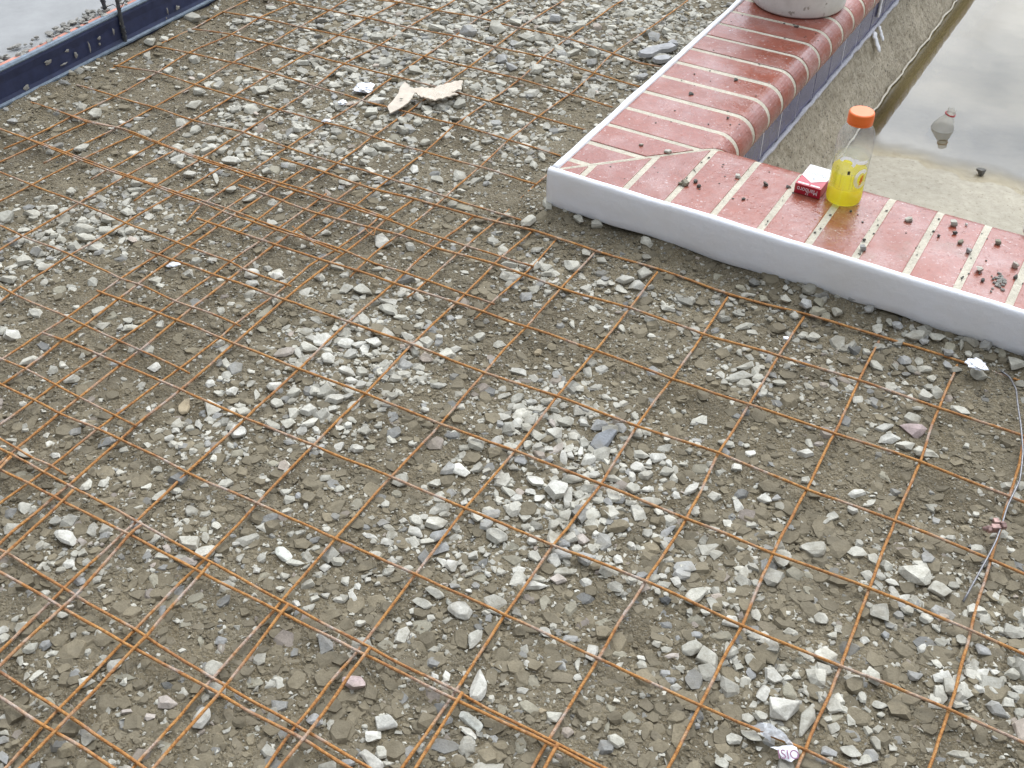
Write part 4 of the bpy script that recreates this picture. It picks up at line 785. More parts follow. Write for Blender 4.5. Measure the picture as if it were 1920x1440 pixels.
SPECIAL = {(640 + 1475 / 3, 480 + 1040 / 3): 'largest blue grey speckled stone among pale gravel below the mesh centre', (1280 + 1290 / 3, 480 + 975 / 3): 'large stone with a pink face beside two flat white stones',
           (640 + 70 / 3, 960 + 960 / 3): 'square pink stone lying under a rusty bar near the bottom', (0 + 1040 / 3, 480 + 850 / 3): 'tan rounded stone standing upright between two mesh bars',
           (640 + 1205 / 3, 480 + 1325 / 3): 'largest pale blocky stone in the cluster at the centre', (640 + 775 / 3, 960 + 975 / 3): 'tall pale wedge stone leaning against the doubled rusty bars',
           (640 + 730 / 3, 960 + 1175 / 3): 'upper pale half of a split stone near the bottom centre', (640 + 710 / 3, 960 + 1235 / 3): 'lower thin half of a split stone near the bottom centre',
           (0 + 370 / 3, 960 + 145 / 3): 'lone white angular stone on bare dirt at the lower left', (0 + 65 / 3, 480 + 445 / 3): 'white brick shaped block stone by the left edge',
           (1280 + 550 / 3, 960 + 1110 / 3): 'big round pale stone just above the clear printed wrapper', (640 + 670 / 3, 480 + 1205 / 3): 'pale stone with a stubby point left of the largest pale block',
           (1280 + 1305 / 3, 960 + 360 / 3): 'broad crusted pale stone below the end of the grey wire', (640 + 1480 / 3, 960 + 610 / 3): 'long flat muddy slab of stone between two mesh bars'}
def direction(dx, dy):
    a = math.degrees(math.atan2(dy, dx)) % 360
    return ['right of', 'lower right of', 'below', 'lower left of', 'left of', 'upper left of', 'above', 'upper right of'][int(((a + 22.5) % 360) // 45)]
labs = {}
for r, i in enumerate(TOP):
    x, y, w, h, a, tn = stones[i]
    key = next((k for k in SPECIAL if abs(k[0] - x) < .6 and abs(k[1] - y) < .6), None)
    if key: labs[i] = (SPECIAL[key], 0, None); continue
    nm, lx, ly = min(LAND, key=lambda l: (l[1] - x) ** 2 + (l[2] - y) ** 2)
    ratio = max(w, h) / min(w, h)
    sz = 'large' if r < 70 else ('medium' if r < 170 else 'small')
    shp = 'long' if ratio > 1.85 else ('chunky' if ratio < 1.25 else 'flat')
    labs[i] = (f"{sz} {shp} {TNAME[tn]} stone {direction(x - lx, y - ly)} {nm}", math.hypot(x - lx, y - ly), nm)
byl = {}
for i, (l, d, n) in labs.items(): byl.setdefault(l, []).append((d, i))
final = {}
for l, m in byl.items():
    m.sort()
    words = {1: [''], 2: ['nearer ', 'farther '], 3: ['nearest ', 'middle ', 'farthest '], 4: ['nearest ', 'second nearest ', 'third nearest ', 'farthest ']}.get(len(m))
    for k, (d, i) in enumerate(m): final[i] = ((words[k] + l) if words else l, 'stones: ' + l if not words else None)
for i in TOP: assert len(final[i][0].split()) <= 16, final[i]
for i in TOP:
    x, y, z, yaw, la, lb, tz = stone_xf(stones[i]); tn = stones[i][5]
    me = BIG[int(rs2.integers(len(BIG)))]
    o = bpy.data.objects.new('stone', me); C.objects.link(o)
    o.location = (x, y, z); o.scale = (la, lb, tz)
    tilt = 0.06 if tn in 'gh' else 0.16
    o.rotation_euler = (rs2.uniform(-tilt, tilt), rs2.uniform(-tilt, tilt), yaw + (PI if rs2.random() < .5 else 0))
    j = rs2.uniform(0.86, 1.12); c = TONE[tn]; o.color = (min(c[0] * j, .6), min(c[1] * j, .6), min(c[2] * j, .6), 1)
    tag(o, final[i][0], 'stone', final[i][1] or 'loose stones on the gravel bed')

# the uncountable rest: one mesh of real little stones
class Pile:
    def __init__(s): s.v, s.f, s.c, s.n = [], [], [], 0
    def add(s, shapes, pos, yaw, tilt, size, col):
        """pos (n,3), size (n,3) half extents, col (n,3); shapes: list of (unit vertices, faces)"""
        which = RNG.integers(0, len(shapes), len(pos))
        for k, (sv, sf) in enumerate(shapes):
            q = which == k
            if q.any(): s._add(sv, sf, pos[q], yaw[q], tilt[q], size[q], col[q])
    def _add(s, sv, faces, pos, yaw, tilt, size, col):
        n = len(pos); S = sv[None] * size[:, None, :]
        cx, sx, cy, sy = np.cos(tilt[:, 0]), np.sin(tilt[:, 0]), np.cos(tilt[:, 1]), np.sin(tilt[:, 1])
        x, y, z = S[..., 0], S[..., 1], S[..., 2]
        y, z = y * cx[:, None] - z * sx[:, None], y * sx[:, None] + z * cx[:, None]
        x, z = x * cy[:, None] + z * sy[:, None], -x * sy[:, None] + z * cy[:, None]
        c, q = np.cos(yaw)[:, None], np.sin(yaw)[:, None]
        x, y = x * c - y * q, x * q + y * c
        P_ = np.stack([x, y, z], -1) + pos[:, None, :]
        m = len(sv)
        s.v.append(P_.reshape(-1, 3)); s.c.append(np.repeat(col, m, 0))
        s.f.append((faces[None] + (np.arange(n) * m)[:, None, None] + s.n).reshape(-1, 3)); s.n += n * m
    def build(s, name, mat):
        v = np.vstack(s.v); f = np.vstack(s.f); c = np.vstack(s.c)
        me = bpy.data.meshes.new(name); me.vertices.add(len(v)); me.vertices.foreach_set('co', v.ravel())
        me.loops.add(f.size); me.loops.foreach_set('vertex_index', f.ravel().astype(np.int32)); me.polygons.add(len(f))
        me.polygons.foreach_set('loop_start', np.arange(0, f.size, 3)); me.polygons.foreach_set('loop_total', np.full(len(f), 3))
        at_ = me.attributes.new('Col', 'FLOAT_COLOR', 'POINT'); at_.data.foreach_set('color', np.hstack([c, np.ones((len(c), 1))]).ravel())
        me.polygons.foreach_set('use_smooth', np.zeros(len(f), bool))
        me.update(calc_edges=True)
        return link(name, me, mat)
S_MED = [chip(rs) for _ in range(30)] + [(shape(ICO2[0], rs, 8, 0.40, 0.78, 0.006), ICO2[1]) for _ in range(5)]
S_MUD = [chip(rs, 0.0, 7, 11) for _ in range(26)] + S_MED[:8]
def crumb_shape(rng):
    bm = bmesh.new()
    for i in range(8): p = rng.normal(size=3); p /= np.linalg.norm(p); bm.verts.new(p * rng.uniform(.8, 1))
    bmesh.ops.convex_hull(bm, input=bm.verts[:]); bmesh.ops.delete(bm, geom=[v for v in bm.verts if not v.link_faces], context='VERTS')
    bmesh.ops.recalc_face_normals(bm, faces=bm.faces[:]); bm.verts.index_update()
    v = np.array([p.co for p in bm.verts]); f = np.array([[q.index for q in fc.verts] for fc in bm.faces]); bm.free()
    v -= (v.max(0) + v.min(0)) / 2; v /= np.abs(v).max(0); return v, f
S_SMALL = [crumb_shape(rs) for _ in range(24)]
pile = Pile()
# stones outlined in the photograph that are past the first 285
xs = np.array([stone_xf(stones[i]) for i in REST]); cl = np.array([TONE[stones[i][5]] for i in REST]) * RNG.uniform(.86, 1.12, (len(REST), 1))
pile.add(S_MED, xs[:, :3], xs[:, 3], RNG.uniform(-.15, .15, (len(xs), 2)), xs[:, 4:7], cl)
PATCH = [(900, 60, 330, 80, 1), (1150, 60, 180, 80, 1), (1120, 110, 110, 60, .8), (640, 165, 190, 55, .55), (560, 230, 150, 50, .6), (800, 200, 200, 60, .75), (900, 240, 150, 60, .5),
         (450, 285, 130, 40, .55), (600, 290, 120, 40, .45), (750, 280, 120, 40, .5), (140, 435, 130, 45, .7), (250, 400, 100, 50, .4), (720, 330, 150, 40, .3), (660, 690, 130, 80, .8),
         (590, 780, 140, 60, .5), (770, 610, 110, 60, .3), (1010, 520, 60, 40, .5), (1090, 540, 60, 40, .35), (1050, 820, 140, 90, .9), (1100, 905, 150, 100, .9), (1020, 1000, 190, 80, .55),
         (850, 1010, 140, 70, .35), (1230, 860, 120, 70, .4), (1400, 705, 60, 40, .6), (1480, 560, 280, 35, .5), (1700, 640, 200, 40, .5), (360, 1010, 70, 50, .35), (150, 1030, 70, 60, .35),
         (530, 1040, 100, 60, .3), (1300, 1080, 150, 80, .35), (1700, 1100, 120, 60, .5), (1480, 1280, 120, 100, .5), (1330, 1180, 80, 60, .3), (1850, 1250, 100, 110, .5), (1560, 1180, 100, 60, .2),
         (700, 560, 120, 40, .3), (380, 830, 90, 50, .4), (1640, 720, 90, 40, .4), (60, 470, 120, 60, .4), (240, 130, 120, 40, .15)]
def scatter(n, margin=0.60):
    c = [at(-60, -30), at(1980, -30), at(1980, 1500), at(-60, 1500)]
    x = RNG.uniform(min(p.x for p in c) - margin, max(p.x for p in c) + margin, n); y = RNG.uniform(min(p.y for p in c) - margin, max(p.y for p in c) + margin, n)
    dx, dy = x - K0.x, y - K0.y; u = dx * UA[0] + dy * UA[1]; v = dx * VA[0] + dy * VA[1]
    ok = FRUSTUM(u, v) & ~((u > -0.004) & (v > -0.004)) & (u > FU + 0.014)
    return x[ok], y[ok], u[ok], v[ok]
def patch_density(px, py, base):
    d = np.full(px.shape, base)
    for (cx, cy, rx, ry, w) in PATCH: d = np.maximum(d, w * np.exp(-(((px - cx) / rx) ** 2 + ((py - cy) / ry) ** 2) ** 1.5 * 0.7))
    return d
TRX = np.array([stone_xf(q) for q in stones])
def lay(n, smin, smax, shapes, mode):
    x, y, u, v = scatter(n)
    z0 = ground_h(x, y); px, py = to_px(np.stack([x, y, z0], 1)); dist = np.sqrt(x * x + y * y + CAM_H ** 2)
    lump = 0.5 + vnoise(x * 6 + 3, y * 6 + 8) + 0.6 * vnoise(x * 17, y * 17 + 4)
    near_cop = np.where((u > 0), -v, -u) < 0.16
    if mode == 'pale': p = patch_density(px, py, 0.03 if smax > 0.02 else 0.08) * (0.45 + 1.0 * lump)
    elif mode == 'mud': p = np.clip((py - 250) / 700, 0.20, 1.3) * (0.45 + 0.9 * lump)
    else: p = np.where(dist > 2.75, 0.45, 1.0) * (0.35 + 0.9 * lump)
    if smax > 0.0145:
        free = np.ones(len(x), bool)
        for q in TRX: free &= ((x - q[0]) ** 2 + (y - q[1]) ** 2) > (0.86 * 0.5 * (q[4] + q[5]) + smin * 0.3) ** 2
        p = p * free
    if mode == 'fine': p = p * np.where((px < -60) | (px > 1980) | (py > 1500), 0.35, 1.0)
    k = RNG.random(len(x)) < p
    x, y, z0, u, v, px, py, near_cop = x[k], y[k], z0[k], u[k], v[k], px[k], py[k], near_cop[k]; n = len(x)
    s = smin * (smax / smin) ** (RNG.random(n) ** 1.9)
    s = np.where((px > 1050) & (py > 950) | (py > 1150), s * 1.12, s)
    asp = RNG.uniform(0.58, 1.0, n); th = RNG.uniform(0.32, 0.62, n)
    size = np.stack([s / 2, s / 2 * asp, s / 2 * asp * th], 1)
    pale = patch_density(px, py, 0.05)
    r = RNG.random(n)[:, None]; j = RNG.uniform(0.78, 1.18, (n, 1)); hue = RNG.random(n)[:, None]
    mud = np.array([0.180, 0.151, 0.100]); lt = np.array([0.47, 0.448, 0.382]); bl = np.array([0.32, 0.312, 0.288]); pk = np.array([0.40, 0.34, 0.285])
    if mode == 'pale':
        col = np.where(hue < .62, lt, np.where(hue < .80, lt * .8, np.where(hue < .90, bl, np.where(hue < .92, pk, mud * 1.2)))); zc = z0 + size[:, 2] * 0.35; tl = .28
    elif mode == 'mud':
        col = np.where(hue < .80, mud, np.where(hue < .92, mud * 1.2, np.where(hue < .935, pk * .62, bl * .68))); zc = z0 - size[:, 2] * RNG.uniform(0.05, 0.6, n); tl = .1
    else:
        f = (pale * 0.75 + 0.17)[:, None]
        col = np.where(r < f, lt, np.where(r < f + 0.12, lt * .72, np.where(r < f + .14, pk * .8, mud))); zc = z0 + size[:, 2] * RNG.uniform(-0.2, 0.5, n); tl = .4
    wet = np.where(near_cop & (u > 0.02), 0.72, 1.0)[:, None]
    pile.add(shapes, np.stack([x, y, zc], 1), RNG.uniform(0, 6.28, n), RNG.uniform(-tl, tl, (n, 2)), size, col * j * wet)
lay(60900, 0.014, 0.036, S_MUD, 'mud')
lay(52200, 0.017, 0.036, S_MED, 'pale')
lay(130500, 0.008, 0.018, S_MED[:30], 'pale')
lay(72500, 0.008, 0.015, S_SMALL, 'mud')
lay(435000, 0.0035, 0.011, S_SMALL, 'fine')
gr = pile.build('gravel', M_GRAVEL); tag(gr, 'crushed grey gravel and pebbles pressed into the dirt', kind='stuff')

# shards and crumbs that stand out
def small_stone(px, py, z, w, h, th, tone, label, mat=None, group=None, name='stone', cat='stone', ang=0):
    c = at(px, py, z); sc = (at(px + 1, py, z) - c).length
    o = bpy.data.objects.new(name, BIG[int(rs2.integers(len(BIG)))].copy() if mat else BIG[int(rs2.integers(len(BIG)))]); C.objects.link(o)
    if mat: o.data.materials[0] = mat
    hz = th / 2; o.location = (c.x, c.y, z + hz * 0.8); o.scale = (w * sc / 2 * .9, h * sc / 2 * 1.1, hz)
    o.rotation_euler = (0, 0, -ang); t = TONE.get(tone, (0.1, 0.1, 0.1)); o.color = (*t, 1); tag(o, label, cat, group); return o
def shard(pts, z, th, mat, name, label, cat, tiltz=0.0):
    bm = bmesh.new(); P0 = [at(x, y, z) for x, y in pts]; n = len(P0)
    lo = [bm.verts.new(p + Vector((0, 0, -0.004))) for p in P0]
    cen = sum(P0, Vector()) / n
    hi = [bm.verts.new(cen + (p - cen) * 0.93 + Vector((0, 0, th * (0.7 + 0.5 * abs(fbm(i * 2.3, z, 1, 2))) + tiltz * (p - cen).x))) for i, p in enumerate(P0)]
    top = bm.verts.new(cen + Vector((0.004, 0.002, th * 1.12)))
    for k in range(n):
        bm.faces.new((lo[k], lo[(k + 1) % n], hi[(k + 1) % n], hi[k])); bm.faces.new((hi[k], hi[(k + 1) % n], top))
    bm.faces.new(lo[::-1]); o = from_bm(name, bm, mat); tag(o, label, cat); return o
M_SHARD = m_rough('blue_grey_slate', (0.27, 0.266, 0.26), (0.43, 0.425, 0.415), 40, 0.7)
zs = lambda q: [(1140 + a / 7.93, 40 + b / 7.93) for a, b in P(q)]
shard(zs("440,470 560,420 700,385 850,350 950,340 1030,392 960,425 900,440 800,448 720,490 640,515 560,520 470,510"), 0.003, 0.008, M_SHARD, 'slate_shard', 'blue grey pointed splinter lying against the far coping foam', 'slate shard')
shard(zs("880,330 950,285 1010,310 1050,360 960,350"), 0.003, 0.007, M_SHARD, 'slate_shard', 'small grey flake above the pointed blue grey splinter', 'slate shard')
shard(zs("660,560 760,530 880,520 950,550 900,590 780,610 690,600"), 0.003, 0.007, M_SHARD, 'slate_shard', 'flat grey flake below the pointed blue grey splinter', 'slate shard')
CB = [(1493, 51, 11, 6, .006, 'd', 'dark crumb on the far coping in front of the bucket'), (1380, 150, 9, 7, .006, 'd', 'dark crumb mid way along the receding brick arm'),
      (1296, 177, 11, 8, .007, 'd', 'dark crumb near the left foam on the receding bricks'), (1365, 222, 6, 5, .005, 'd', 'tiny dark speck on the brick left of the purple tiles'),
      (1202, 273, 10, 7, .006, 'p', 'cream crumb on the corner bricks above the mitre joint'), (1252, 286, 17, 8, .007, 'w', 'white mortar flake lying along the mitre joint'),
      (1285, 347, 16, 13, .012, 'h', 'biggest grey crumb in the dirt clump on the corner bricks'), (1304, 342, 9, 8, .007, 'd', 'dark upper crumb right of the grey clump crumb'),
      (1310, 351, 9, 8, .008, 'd', 'dark lower crumb right of the grey clump crumb'), (1276, 345, 10, 8, .006, 'h', 'grey crumb left in the dirt clump on the corner bricks'),
      (1383, 333, 11, 9, .008, 'w', 'white crumb sitting on the joint left of the cigarette pack'), (1435, 347, 11, 10, .010, 'd', 'round dark pebble on the brick left of the cigarette pack'),
      (1478, 351, 10, 6, .005, 'd', 'dark chip on the joint beside the cigarette pack'), (1394, 374, 9, 5, .005, 'd', 'dark flake on the front brick below the white crumb'),
      (1595, 397, 6, 4, .004, 'd', 'dark speck on the brick right below the drink bottle'), (1703, 414, 18, 12, .010, 'p', 'light grey crumb on the bricks right of the bottle'),
      (1787, 422, 15, 12, .011, 'p', 'cream pebble on the right hand bricks near the pool edge'), (1812, 422, 6, 5, .004, 'w', 'tiny white crumb right of the cream pebble'),
      (1790, 438, 11, 6, .006, 'd', 'dark chip just below the cream pebble'), (1760, 443, 7, 5, .005, 'd', 'dark speck left below the cream pebble'),
      (1800, 456, 13, 8, .008, 'h', 'grey crumb on the joint below the cream pebble'), (1870, 457, 13, 9, .009, 'h', 'grey crumb near the right edge of the bricks'),
      (1817, 473, 13, 11, .010, 'b', 'blue grey crumb in a mortar joint near the right edge'), (1617, 468, 13, 11, .010, 'b', 'blue grey crumb in the joint below the bottle'),
      (1620, 451, 8, 6, .006, 'd', 'dark speck in the joint above the blue grey crumb'), (1836, 508, 16, 13, .010, 'p', 'light grey crumb left of the gritty mortar clump'),
      (1903, 500, 15, 13, .012, 'k', 'pinkish crumb right of the gritty mortar clump'), (1903, 521, 9, 9, .008, 'd', 'dark crumb right below the gritty mortar clump'), (1842, 527, 9, 6, .006, 'd', 'dark chip left below the gritty mortar clump')]
for (x, y, w, h, th, tn, lab) in CB: small_stone(x, y, COP_T + 0.0005, w, h, th, tn, lab, M_DARKSTONE if tn == 'd' else None, 'crumbs scattered on the brick coping', 'crumb', 'crumb')
bm = bmesh.new()
for i in range(46):
    a = random.random() * 6.28; r = abs(random.gauss(0, 1)); c = at(1875 + math.cos(a) * r * 9, 526 + math.sin(a) * r * 12, COP_T + 0.001)
    bmesh.ops.create_icosphere(bm, subdivisions=1, radius=1, matrix=Matrix.Translation(c) @ Matrix.Rotation(random.random() * 6, 4, 'Z') @ Matrix.Diagonal((random.uniform(.0015, .005), random.uniform(.0015, .004), random.uniform(.001, .0035), 1)))
o = from_bm('mortar_grit', bm, M_SPLASH); tag(o, 'gritty grey mortar clump on the right hand bricks', kind='stuff')
bm = bmesh.new()
for i in range(170):
    if random.random() < .55:
        u = random.choice(ju[3:16]) + random.gauss(0, .0035); v = random.uniform(.03, .25)
    else: u = random.uniform(.1, 1.3); v = random.uniform(.02, .25)
    if random.random() < .25: u, v = random.uniform(.02, .28), random.uniform(.3, 1.2)
    s = random.uniform(.0008, .0024)
    bmesh.ops.create_icosphere(bm, subdivisions=1, radius=1, matrix=Matrix.Translation(W(u, v, COP_T + s * .3)) @ Matrix.Diagonal((s * random.uniform(.7, 1.5), s, s * .7, 1)))
o = from_bm('coping_grit', bm, M_DARKSTONE); tag(o, 'fine dark grit sprinkled over the wet bricks', kind='stuff')
small_stone(1838, 327, WATER_Z - 0.002, 21, 16, 0.018, 'd', 'black chunk lying at the water edge on the pool floor', M_DARKSTONE, None, 'stone', 'stone')

# ------------------------------------------------------------------ bucket on the far coping
bc = Vector((0.775, 2.985, COP_T + 0.002)); bk = empty('bucket', bc); tag(bk, 'scuffed off white bucket standing on the far brick coping', 'bucket')
bm = bmesh.new()
lathe_bm(bm, [(0.112, 0.006), (0.114, 0.001), (0.121, 0.000), (0.1245, 0.005), (0.1265, 0.02), (0.131, 0.10), (0.137, 0.22), (0.1435, 0.35), (0.1385, 0.35), (0.134, 0.22), (0.1265, 0.09), (0.120, 0.012)], 56, True, True)
o = from_bm('bucket_wall', bm, M_BUCKET, bk, smooth=True)
bm = bmesh.new()
for z in (0.30, 0.345): lathe_bm(bm, [(0.1405 + (z - .3) * .06, z - 0.006), (0.149, z - 0.004), (0.149, z + 0.004), (0.1405 + (z - .3) * .06, z + 0.006)], 56)
from_bm('rim', bm, M_BUCKET, bk, smooth=True)
bm = bmesh.new(); tube_bm(bm, [Vector((0.148 * math.cos(a), 0.148 * math.sin(a) * 0.35 - 0.0, 0.31 - 0.13 * math.sin(a))) + Vector((0, -0.135 * math.sin(a), 0)) for a in np.linspace(0, PI, 24)], 0.002, 6)
from_bm('handle', bm, M_WIRE, bk, smooth=True)

# ------------------------------------------------------------------ drink bottle
def bottle_root(): 
    p = at(1580, 374, COP_T + 0.001); return p
bp = bottle_root(); bt = empty('drink_bottle', bp); tag(bt, 'clear drink bottle with orange cap half full of yellow drink', 'bottle')
R0 = 0.0365
prof = [(0.022, 0.004), (0.030, 0.0005), (0.0345, 0.002), (0.0362, 0.007), (0.0365, 0.020), (0.0358, 0.036), (0.0352, 0.044), (0.0352, 0.098), (0.0362, 0.104), (0.0366, 0.112), (0.0366, 0.126),
        (0.0362, 0.138), (0.0350, 0.148), (0.0325, 0.157), (0.0288, 0.164), (0.0248, 0.1690), (0.0218, 0.1715), (0.0208, 0.1735), (0.0203, 0.183)]
def rad(z):
    for (r0, z0), (r1, z1) in zip(prof[2:], prof[3:]):
        if z0 <= z <= z1: return r0 + (r1 - r0) * (z - z0) / (z1 - z0)
    return R0
bm = bmesh.new(); lathe_bm(bm, prof, 48, True, False); from_bm('bottle_body', bm, M_PET, bt, smooth=True)
bm = bmesh.new(); lathe_bm(bm, [(0.020, 0.0055), (0.029, 0.003), (0.0334, 0.0045), (0.0350, 0.009), (0.0352, 0.020), (0.0345, 0.036), (0.0340, 0.044), (0.0340, 0.075), (0.0335, 0.0755)], 48, True, True)
from_bm('drink', bm, M_DRINK, bt, smooth=True)
bm = bmesh.new(); n = 80
cp = [(0.0235, 0.1740), (0.0247, 0.1745), (0.0247, 0.1785), (0.0238, 0.1790), (0.0247, 0.1797), (0.0247, 0.1935), (0.0240, 0.1968), (0.0220, 0.1985), (0.0, 0.1990)]
rings = [[bm.verts.new((max(r, 1e-4) * (1 + (0.012 if (k % 2 and 0.1795 < z < 0.194) else 0)) * math.cos(2 * PI * k / n), max(r, 1e-4) * (1 + (0.012 if (k % 2 and 0.1795 < z < 0.194) else 0)) * math.sin(2 * PI * k / n), z)) for k in range(n)] for r, z in cp]
for a, b in zip(rings, rings[1:]):
    for k in range(n): bm.faces.new((a[k], a[(k + 1) % n], b[(k + 1) % n], b[k]))
capo = from_bm('cap', bm, M_CAP, bt, smooth=True)
try: capo.data.set_sharp_from_angle(angle=math.radians(35))
except Exception: pass
bm = bmesh.new(); lathe_bm(bm, [(rad(z) + 0.0004, z) for z in np.linspace(0.040, 0.104, 12)], 48); sleeve = from_bm('label_sleeve', bm, M_SLEEVE, bt, smooth=True)
CAMA = math.atan2(-bp.y, -bp.x)                          # azimuth of the camera seen from the bottle
def on_bottle(polys, name, mat, off=0.0008, cell=0.004):
    """flat print (x along the girth in metres, to the right as seen; z up) wrapped onto the bottle"""
    bm = bmesh.new()
    for pl in polys:
        vs = []
        for x, z in pl:
            a = CAMA + x / R0; r = rad(z) + off; vs.append(bm.verts.new((r * math.cos(a), r * math.sin(a), z)))
        if len(vs) == 4: bm.faces.new(vs)
        else: bm.faces.new(vs)
    return from_bm(name, bm, mat, sleeve, smooth=True, recalc=False)
def arc(cx, cz, rx, rz, w, a0, a1, n=26, taper=False):
    out = []
    for i in range(n):
        A, B = [math.radians(a0 + (a1 - a0) * (i + d) / n) for d in (0, 1)]
        f = lambda a, k: (cx + (rx - k) * math.cos(a), cz + (rz - k) * math.sin(a))
        out.append([f(A, 0), f(B, 0), f(B, w), f(A, w)])
    return out
on_bottle(arc(-0.006, 0.103, 0.0165, 0.014, 0.0068, -35, 175), 'white_swoosh', M_LABEL)
on_bottle(arc(0.027, 0.112, 0.022, 0.012, 0.0085, 170, 300), 'white_swoosh', M_LABEL)
on_bottle(arc(0.0295, 0.067, 0.0165, 0.0215, 0.0078, 40, 325), 'letter_ring', M_LABEL)
on_bottle([[(0.0265, 0.057), (0.0335, 0.057), (0.0335, 0.063), (0.0265, 0.063)]], 'letter_bar', M_LABEL)
on_bottle([[(0.0295, 0.0745), (0.0345, 0.0745), (0.0320, 0.064), (0.0350, 0.064), (0.0255, 0.048), (0.0280, 0.059), (0.0250, 0.059)]], 'bolt_mark', M_ORANGE_INK, 0.0012)
on_bottle([[(x, 0.045), (x + 0.003, 0.045), (x + 0.003, 0.078), (x, 0.078)] for x in (-0.014, 0.006, 0.012)] + [[(0.006, 0.076), (0.015, 0.076), (0.015, 0.079), (0.006, 0.079)]], 'white_bars', M_SLEEVE, 0.0009)
on_bottle([[(-0.002, 0.078), (0.003, 0.078), (0.003, 0.086), (-0.002, 0.086)]], 'dark_mark', M_DARKINK, 0.0012)
lp = []
for i in range(9):
    z = 0.046 + i * 0.0052
    lp.append([(-0.0275, z), (-0.0215, z), (-0.0215, z + .0012), (-0.0275, z + .0012)]); lp.append([(-0.0275, z), (-0.0263, z), (-0.0263, z + .0036), (-0.0275, z + .0036)])
    if i % 2: lp.append([(-0.0227, z), (-0.0215, z), (-0.0215, z + .0036), (-0.0227, z + .0036)])
on_bottle(lp, 'side_lettering', M_OLIVE_INK, 0.0011)

# ------------------------------------------------------------------ cigarette pack lying on its back
def text_mesh(body, size, name, mat, mtx, parent, sx=1.0, extrude=0.0):
    cu = bpy.data.curves.new(name, 'FONT'); cu.body = body; cu.size = size; cu.align_x = 'CENTER'; cu.align_y = 'CENTER'; cu.extrude = extrude; cu.resolution_u = 3
    tmp = bpy.data.objects.new('tmp', cu); C.objects.link(tmp); bpy.context.view_layer.update()
    me = bpy.data.meshes.new_from_object(tmp); bpy.data.objects.remove(tmp); bpy.data.curves.remove(cu)
    me.transform(mtx @ Matrix.Diagonal((sx, 1, 1, 1))); me.materials.clear()
    o = link(name, me, mat, parent); return o
PKH, PKW, PKL = 0.0225, 0.055, 0.086
q0 = at(1491, 343, COP_T + PKH); q1 = at(1541, 357.5, COP_T + PKH); ex = (q1 - q0).normalized(); ey = Vector((-ex.y, ex.x, 0))
pc = q0 + ex * PKW / 2 + ey * PKL / 2; pc.z = COP_T + 0.001
pk = empty('cigarette_pack', pc); pk.rotation_euler = (0, 0, math.atan2(ex.y, ex.x)); tag(pk, 'red and white cigarette pack lying beside the drink bottle', 'cigarette pack')
bm = bmesh.new(); box_bm(bm, (0, 0, PKH / 2), PKW, PKL, PKH, bevel=0.0009); from_bm('carton', bm, M_RED, pk)
bm = bmesh.new(); zt = PKH + 0.0004; y0 = -PKL / 2
ap = [(-PKW / 2 + .0008, PKL / 2 - .001), (-PKW / 2 + .0008, y0 + 0.037), (0.0, y0 + 0.0165), (PKW / 2 - .0008, y0 + 0.037), (PKW / 2 - .0008, PKL / 2 - .001)]
bm.faces.new([bm.verts.new((x, y, zt)) for x, y in ap]); from_bm('white_panel', bm, M_WHITE, pk)
bm = bmesh.new()
for a, b in ((-.0235, -.0005), (.0035, .0225)): bm.faces.new([bm.verts.new((x, y, zt)) for x, y in ((a, y0 + .004), (b, y0 + .004), (b, y0 + .0085), (a, y0 + .0085))])
from_bm('white_band', bm, M_WHITE, pk)
text_mesh('Marlboro', 0.016, 'end_lettering', M_WHITE, Matrix.Translation((0, -PKL / 2 - 0.0005, PKH * 0.54)) @ Matrix.Rotation(PI / 2, 4, 'X') @ Matrix.Rotation(PI, 4, 'Z'), pk, 0.72)
bm = bmesh.new()
for x in (-.0026, .0012): bm.faces.new([bm.verts.new((x + a, -PKL / 2 - .0005, z)) for a, z in ((0, .0020), (.0014, .0020), (.0014, .0052), (0, .0052))])
from_bm('crest_mark', bm, M_WHITE, pk)
text_mesh('Marlboro', 0.019, 'front_lettering', M_GREYINK, Matrix.Translation((0, y0 + 0.052, PKH + 0.0008)) @ Matrix.Rotation(PI, 4, 'Z'), pk, 0.62)
bm = bmesh.new(); bm.faces.new([bm.verts.new((x, y, PKH + .0008)) for x, y in ((-.004, y0 + .032), (0, y0 + .028), (.004, y0 + .032), (0, y0 + .036))]); from_bm('crest_mark', bm, M_GREYINK, pk)

# ------------------------------------------------------------------ bottle floating neck up in the pool
sp = at(1768, 240, WATER_Z); sb = empty('floating_bottle', sp); sb.rotation_euler = (0.05, 0.20, 0); tag(sb, 'clear bottle neck with red ring poking out of the water', 'bottle')
bm = bmesh.new(); lathe_bm(bm, [(0.030, -0.09), (0.033, -0.05), (0.0335, -0.012), (0.0325, 0.002), (0.0285, 0.012), (0.021, 0.026), (0.0148, 0.038), (0.0132, 0.042), (0.0132, 0.0445), (0.0125, 0.047), (0.0125, 0.061), (0.0108, 0.061), (0.0108, 0.046)], 36, True)
M_PET2 = m_clear('cloudy_bottle_plastic', (0.92, 0.92, 0.90), 0.40, (0.72, 0.70, 0.64))
from_bm('bottle_body', bm, M_PET2, sb, smooth=True)
bm = bmesh.new(); lathe_bm(bm, [(0.0136, 0.0445), (0.0152, 0.0450), (0.0152, 0.0485), (0.0136, 0.0490)], 30); from_bm('neck_ring', bm, M_REDRING, sb, smooth=True)
# rim of a white lid at the right edge of the frame
lc = at(1936, 436, COP_T + 0.001); bm = bmesh.new(); lathe_bm(bm, [(0.016, 0.0), (0.0185, 0.0005), (0.0185, 0.011), (0.0170, 0.012), (0.0001, 0.0122)], 30, True)
o = from_bm('bottle_lid', bm, M_WHITE, smooth=True); o.location = lc; tag(o, 'white round plastic lid on the bricks at the right edge', 'lid')

